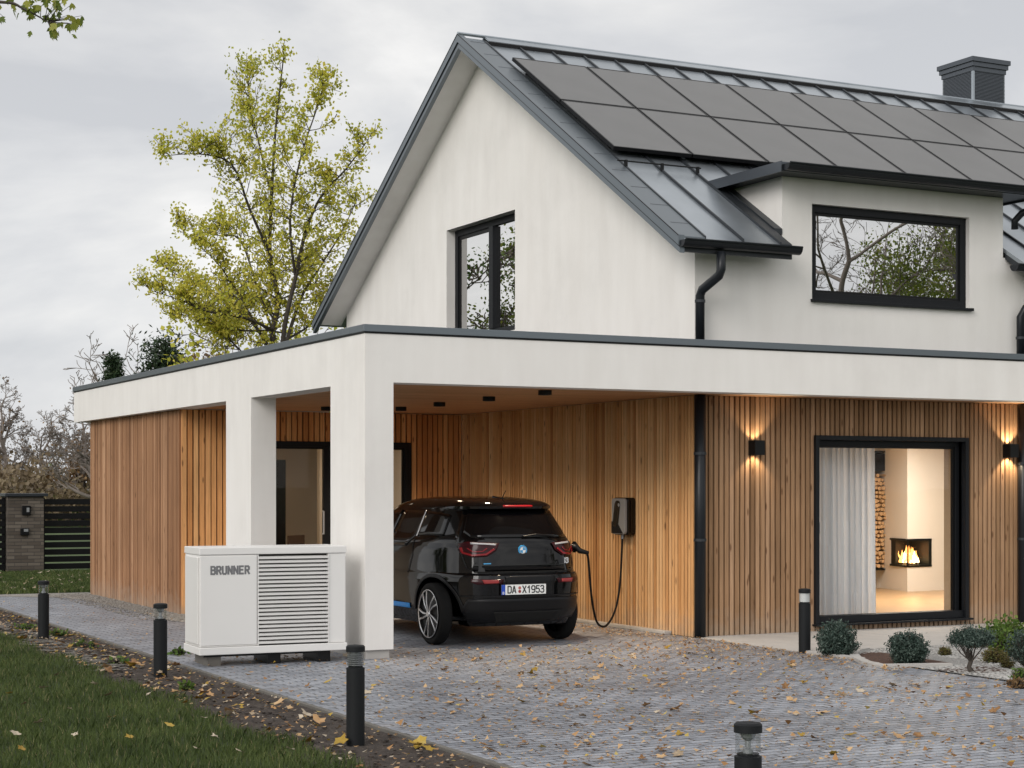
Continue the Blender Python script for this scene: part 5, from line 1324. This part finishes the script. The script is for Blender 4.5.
def edge_drive():
    y = rng.uniform(-3.2, 6.3); 
    if y > .6: return (rng.uniform(GX-.5, GX-.14) - abs(rng.normal(0,.2)), y, 0)
    return (4.03-abs(rng.normal(0,.35)), y, 0)
litter('leaf_litter', 1500, edge_drive, .015, 'dead_b'); litter('leaf_litter', 700, edge_drive, .015, 'dead_p')
litter('leaf_litter', 1000, lambda: (rng.uniform(-2.55,-1.77), rng.uniform(-8,9), .014), .018, 'dead_b')
litter('leaf_litter', 350, lambda: (rng.uniform(-2.55,-1.77), rng.uniform(-8,9), .014), .02, 'dead_p')
litter('leaf_litter', 250, lambda: (rng.uniform(-2.55,-1.77), rng.uniform(-8,9), .014), .02, 'dead_y')
litter('leaf_litter', 300, lambda: (rng.uniform(-1.6,-.2), rng.uniform(.5,10), 0), .014, 'dead_b')
litter('leaf_litter', 260, lambda: (rng.uniform(-5,2), rng.uniform(12,17.5), .03), .035, 'dead_p')
# ------------------------------------------------------------------ fence and gate pillar
def fence(name, label, x0, x1, y, cat='fence'):
    r = thing(name, label, cat, (x0, y, 0))
    nb = 10; m = MB()
    for i in range(nb): z = .05+i*.137; m.box(0, 0, z, x1-x0, .025, z+.108)
    m.build('slat_panel', M['black'], r)
    n = max(1, int((x1-x0)/1.6))
    for i in range(n+1): 
        xx = (x1-x0-.06)*i/n; MB().box(xx,.027,0,xx+.06,.087,1.42).build('post', M['black'], r)
    return r
FY = 18.3
gp_ = thing('gate_pillar', 'square grey-brown brick gate pillar with dark flat cap', 'pillar', (.30, FY, 0))
MB().box(0,0,0,.66,.6,1.44).build('brick_shaft', M['brick'], gp_)
MB().box(-.07,-.07,1.441,.73,.67,1.50).build('cap', M['anth'], gp_, bevel=.008)
fence('slatted_fence', 'black horizontal slatted fence between gate pillar and annexe', .97, 9.0, FY+.2)
fence('slatted_gate', 'black slatted gate left of the brick pillar', -3.2, .29, FY+.2, 'gate')
ib = thing('intercom', 'upper small black intercom box on the brick gate pillar', 'intercom', (.62, FY-.002, 1.18))
MB().box(-.07,-.05,-.09,.09,0,.09).build('housing', M['black'], ib, bevel=.01); MB().box(.01,-.054,-.03,.06,-.051,.05).build('screen', M['steel'], ib)
ib = thing('letter_slot', 'lower small black box on the brick gate pillar', 'mailbox', (.60, FY-.002, .78))
MB().box(-.08,-.05,-.07,.08,0,.06).build('housing', M['black'], ib, bevel=.01); MB().box(-.02,-.054,.0,.06,-.051,.05).build('screen', M['steel'], ib)

# ------------------------------------------------------------------ sky, sun, camera
w = bpy.data.worlds.new('World'); bpy.context.scene.world = w; w.use_nodes = True
n = w.node_tree.nodes; l = w.node_tree.links; bg = n['Background']
SUN_EL, SUN_AZ = R(27), R(240)      # azimuth measured clockwise from +Y: from behind left of the camera
sky = n.new('ShaderNodeTexSky'); sky.sky_type = 'NISHITA'; sky.sun_disc = False; sky.sun_elevation = SUN_EL; sky.sun_rotation = SUN_AZ
sk = n.new('ShaderNodeVectorMath'); sk.operation = 'SCALE'; sk.inputs['Scale'].default_value = .09; l.new(sky.outputs[0], sk.inputs[0])
tc = n.new('ShaderNodeTexCoord'); mp = n.new('ShaderNodeMapping'); mp.inputs['Scale'].default_value = (1,1,2.7); l.new(tc.outputs['Generated'], mp.inputs['Vector'])
mp.inputs['Rotation'].default_value = (.05,.12,2.2)
a = n.new('ShaderNodeTexNoise'); a.inputs['Scale'].default_value = 3.0; a.inputs['Detail'].default_value = 10; a.inputs['Roughness'].default_value = .52; a.inputs['Distortion'].default_value = .35; l.new(mp.outputs[0], a.inputs['Vector'])
r = ramp(n, [(.38, (.64,.65,.675)), (.46, (.75,.753,.765)), (.53,(.85,.845,.84)), (.61, (1.02,1.005,.985))]); l.new(a.outputs['Fac'], r.inputs[0])
# overcast: brighter towards the veiled sun and towards the horizon
sx = n.new('ShaderNodeSeparateXYZ'); l.new(tc.outputs['Generated'], sx.inputs[0])
hr = n.new('ShaderNodeMapRange'); hr.inputs['From Min'].default_value = 0; hr.inputs['From Max'].default_value = .32; hr.inputs['To Min'].default_value = 1.12; hr.inputs['To Max'].default_value = .95; l.new(sx.outputs[2], hr.inputs['Value'])
sd = Vector((math.sin(SUN_AZ)*math.cos(SUN_EL), math.cos(SUN_AZ)*math.cos(SUN_EL), math.sin(SUN_EL)))
dt = n.new('ShaderNodeVectorMath'); dt.operation = 'DOT_PRODUCT'; dt.inputs[1].default_value = sd; l.new(tc.outputs['Generated'], dt.inputs[0])
gl = n.new('ShaderNodeMapRange'); gl.inputs['From Min'].default_value = -.2; gl.inputs['From Max'].default_value = 1; gl.inputs['To Min'].default_value = 1; gl.inputs['To Max'].default_value = 1.75; l.new(dt.outputs['Value'], gl.inputs['Value'])
mm = n.new('ShaderNodeMath'); mm.operation = 'MULTIPLY'; l.new(hr.outputs[0], mm.inputs[0]); l.new(gl.outputs[0], mm.inputs[1])
s2 = n.new('ShaderNodeVectorMath'); s2.operation = 'SCALE'; l.new(r.outputs[0], s2.inputs[0]); l.new(mm.outputs[0], s2.inputs['Scale'])
l.new(mixc(n, l, 'MIX', .93, sk.outputs[0], s2.outputs[0]), bg.inputs['Color']); bg.inputs['Strength'].default_value = 1.0
L = bpy.data.lights.new('sun', 'SUN'); L.energy = 1.45; L.angle = R(30); L.color = (1,.962,.92)
so = bpy.data.objects.new('sun', L); C.objects.link(so); so.rotation_euler = (-sd).to_track_quat('-Z', 'Y').to_euler(); so.location = (0,0,30)
cam = bpy.data.cameras.new('camera'); co = bpy.data.objects.new('camera', cam); C.objects.link(co)
co.location = CAM; co.rotation_euler = (R(90), 0, -(PI/2-_a))
cam.sensor_width = 36; cam.lens = 1751/1024*36; cam.shift_y = (487-384)/1024; cam.clip_end = 3000; cam.clip_start = .1
sc = bpy.context.scene; sc.camera = co
sc.view_settings.view_transform = 'Standard'; sc.view_settings.look = 'None'; sc.view_settings.exposure = 0; sc.view_settings.gamma = 1
sc.render.resolution_x = 1024; sc.render.resolution_y = 768
sc.cycles.max_bounces = 8; sc.cycles.transparent_max_bounces = 12; sc.cycles.caustics_reflective = False; sc.cycles.caustics_refractive = False
sc.cycles.sample_clamp_indirect = 4
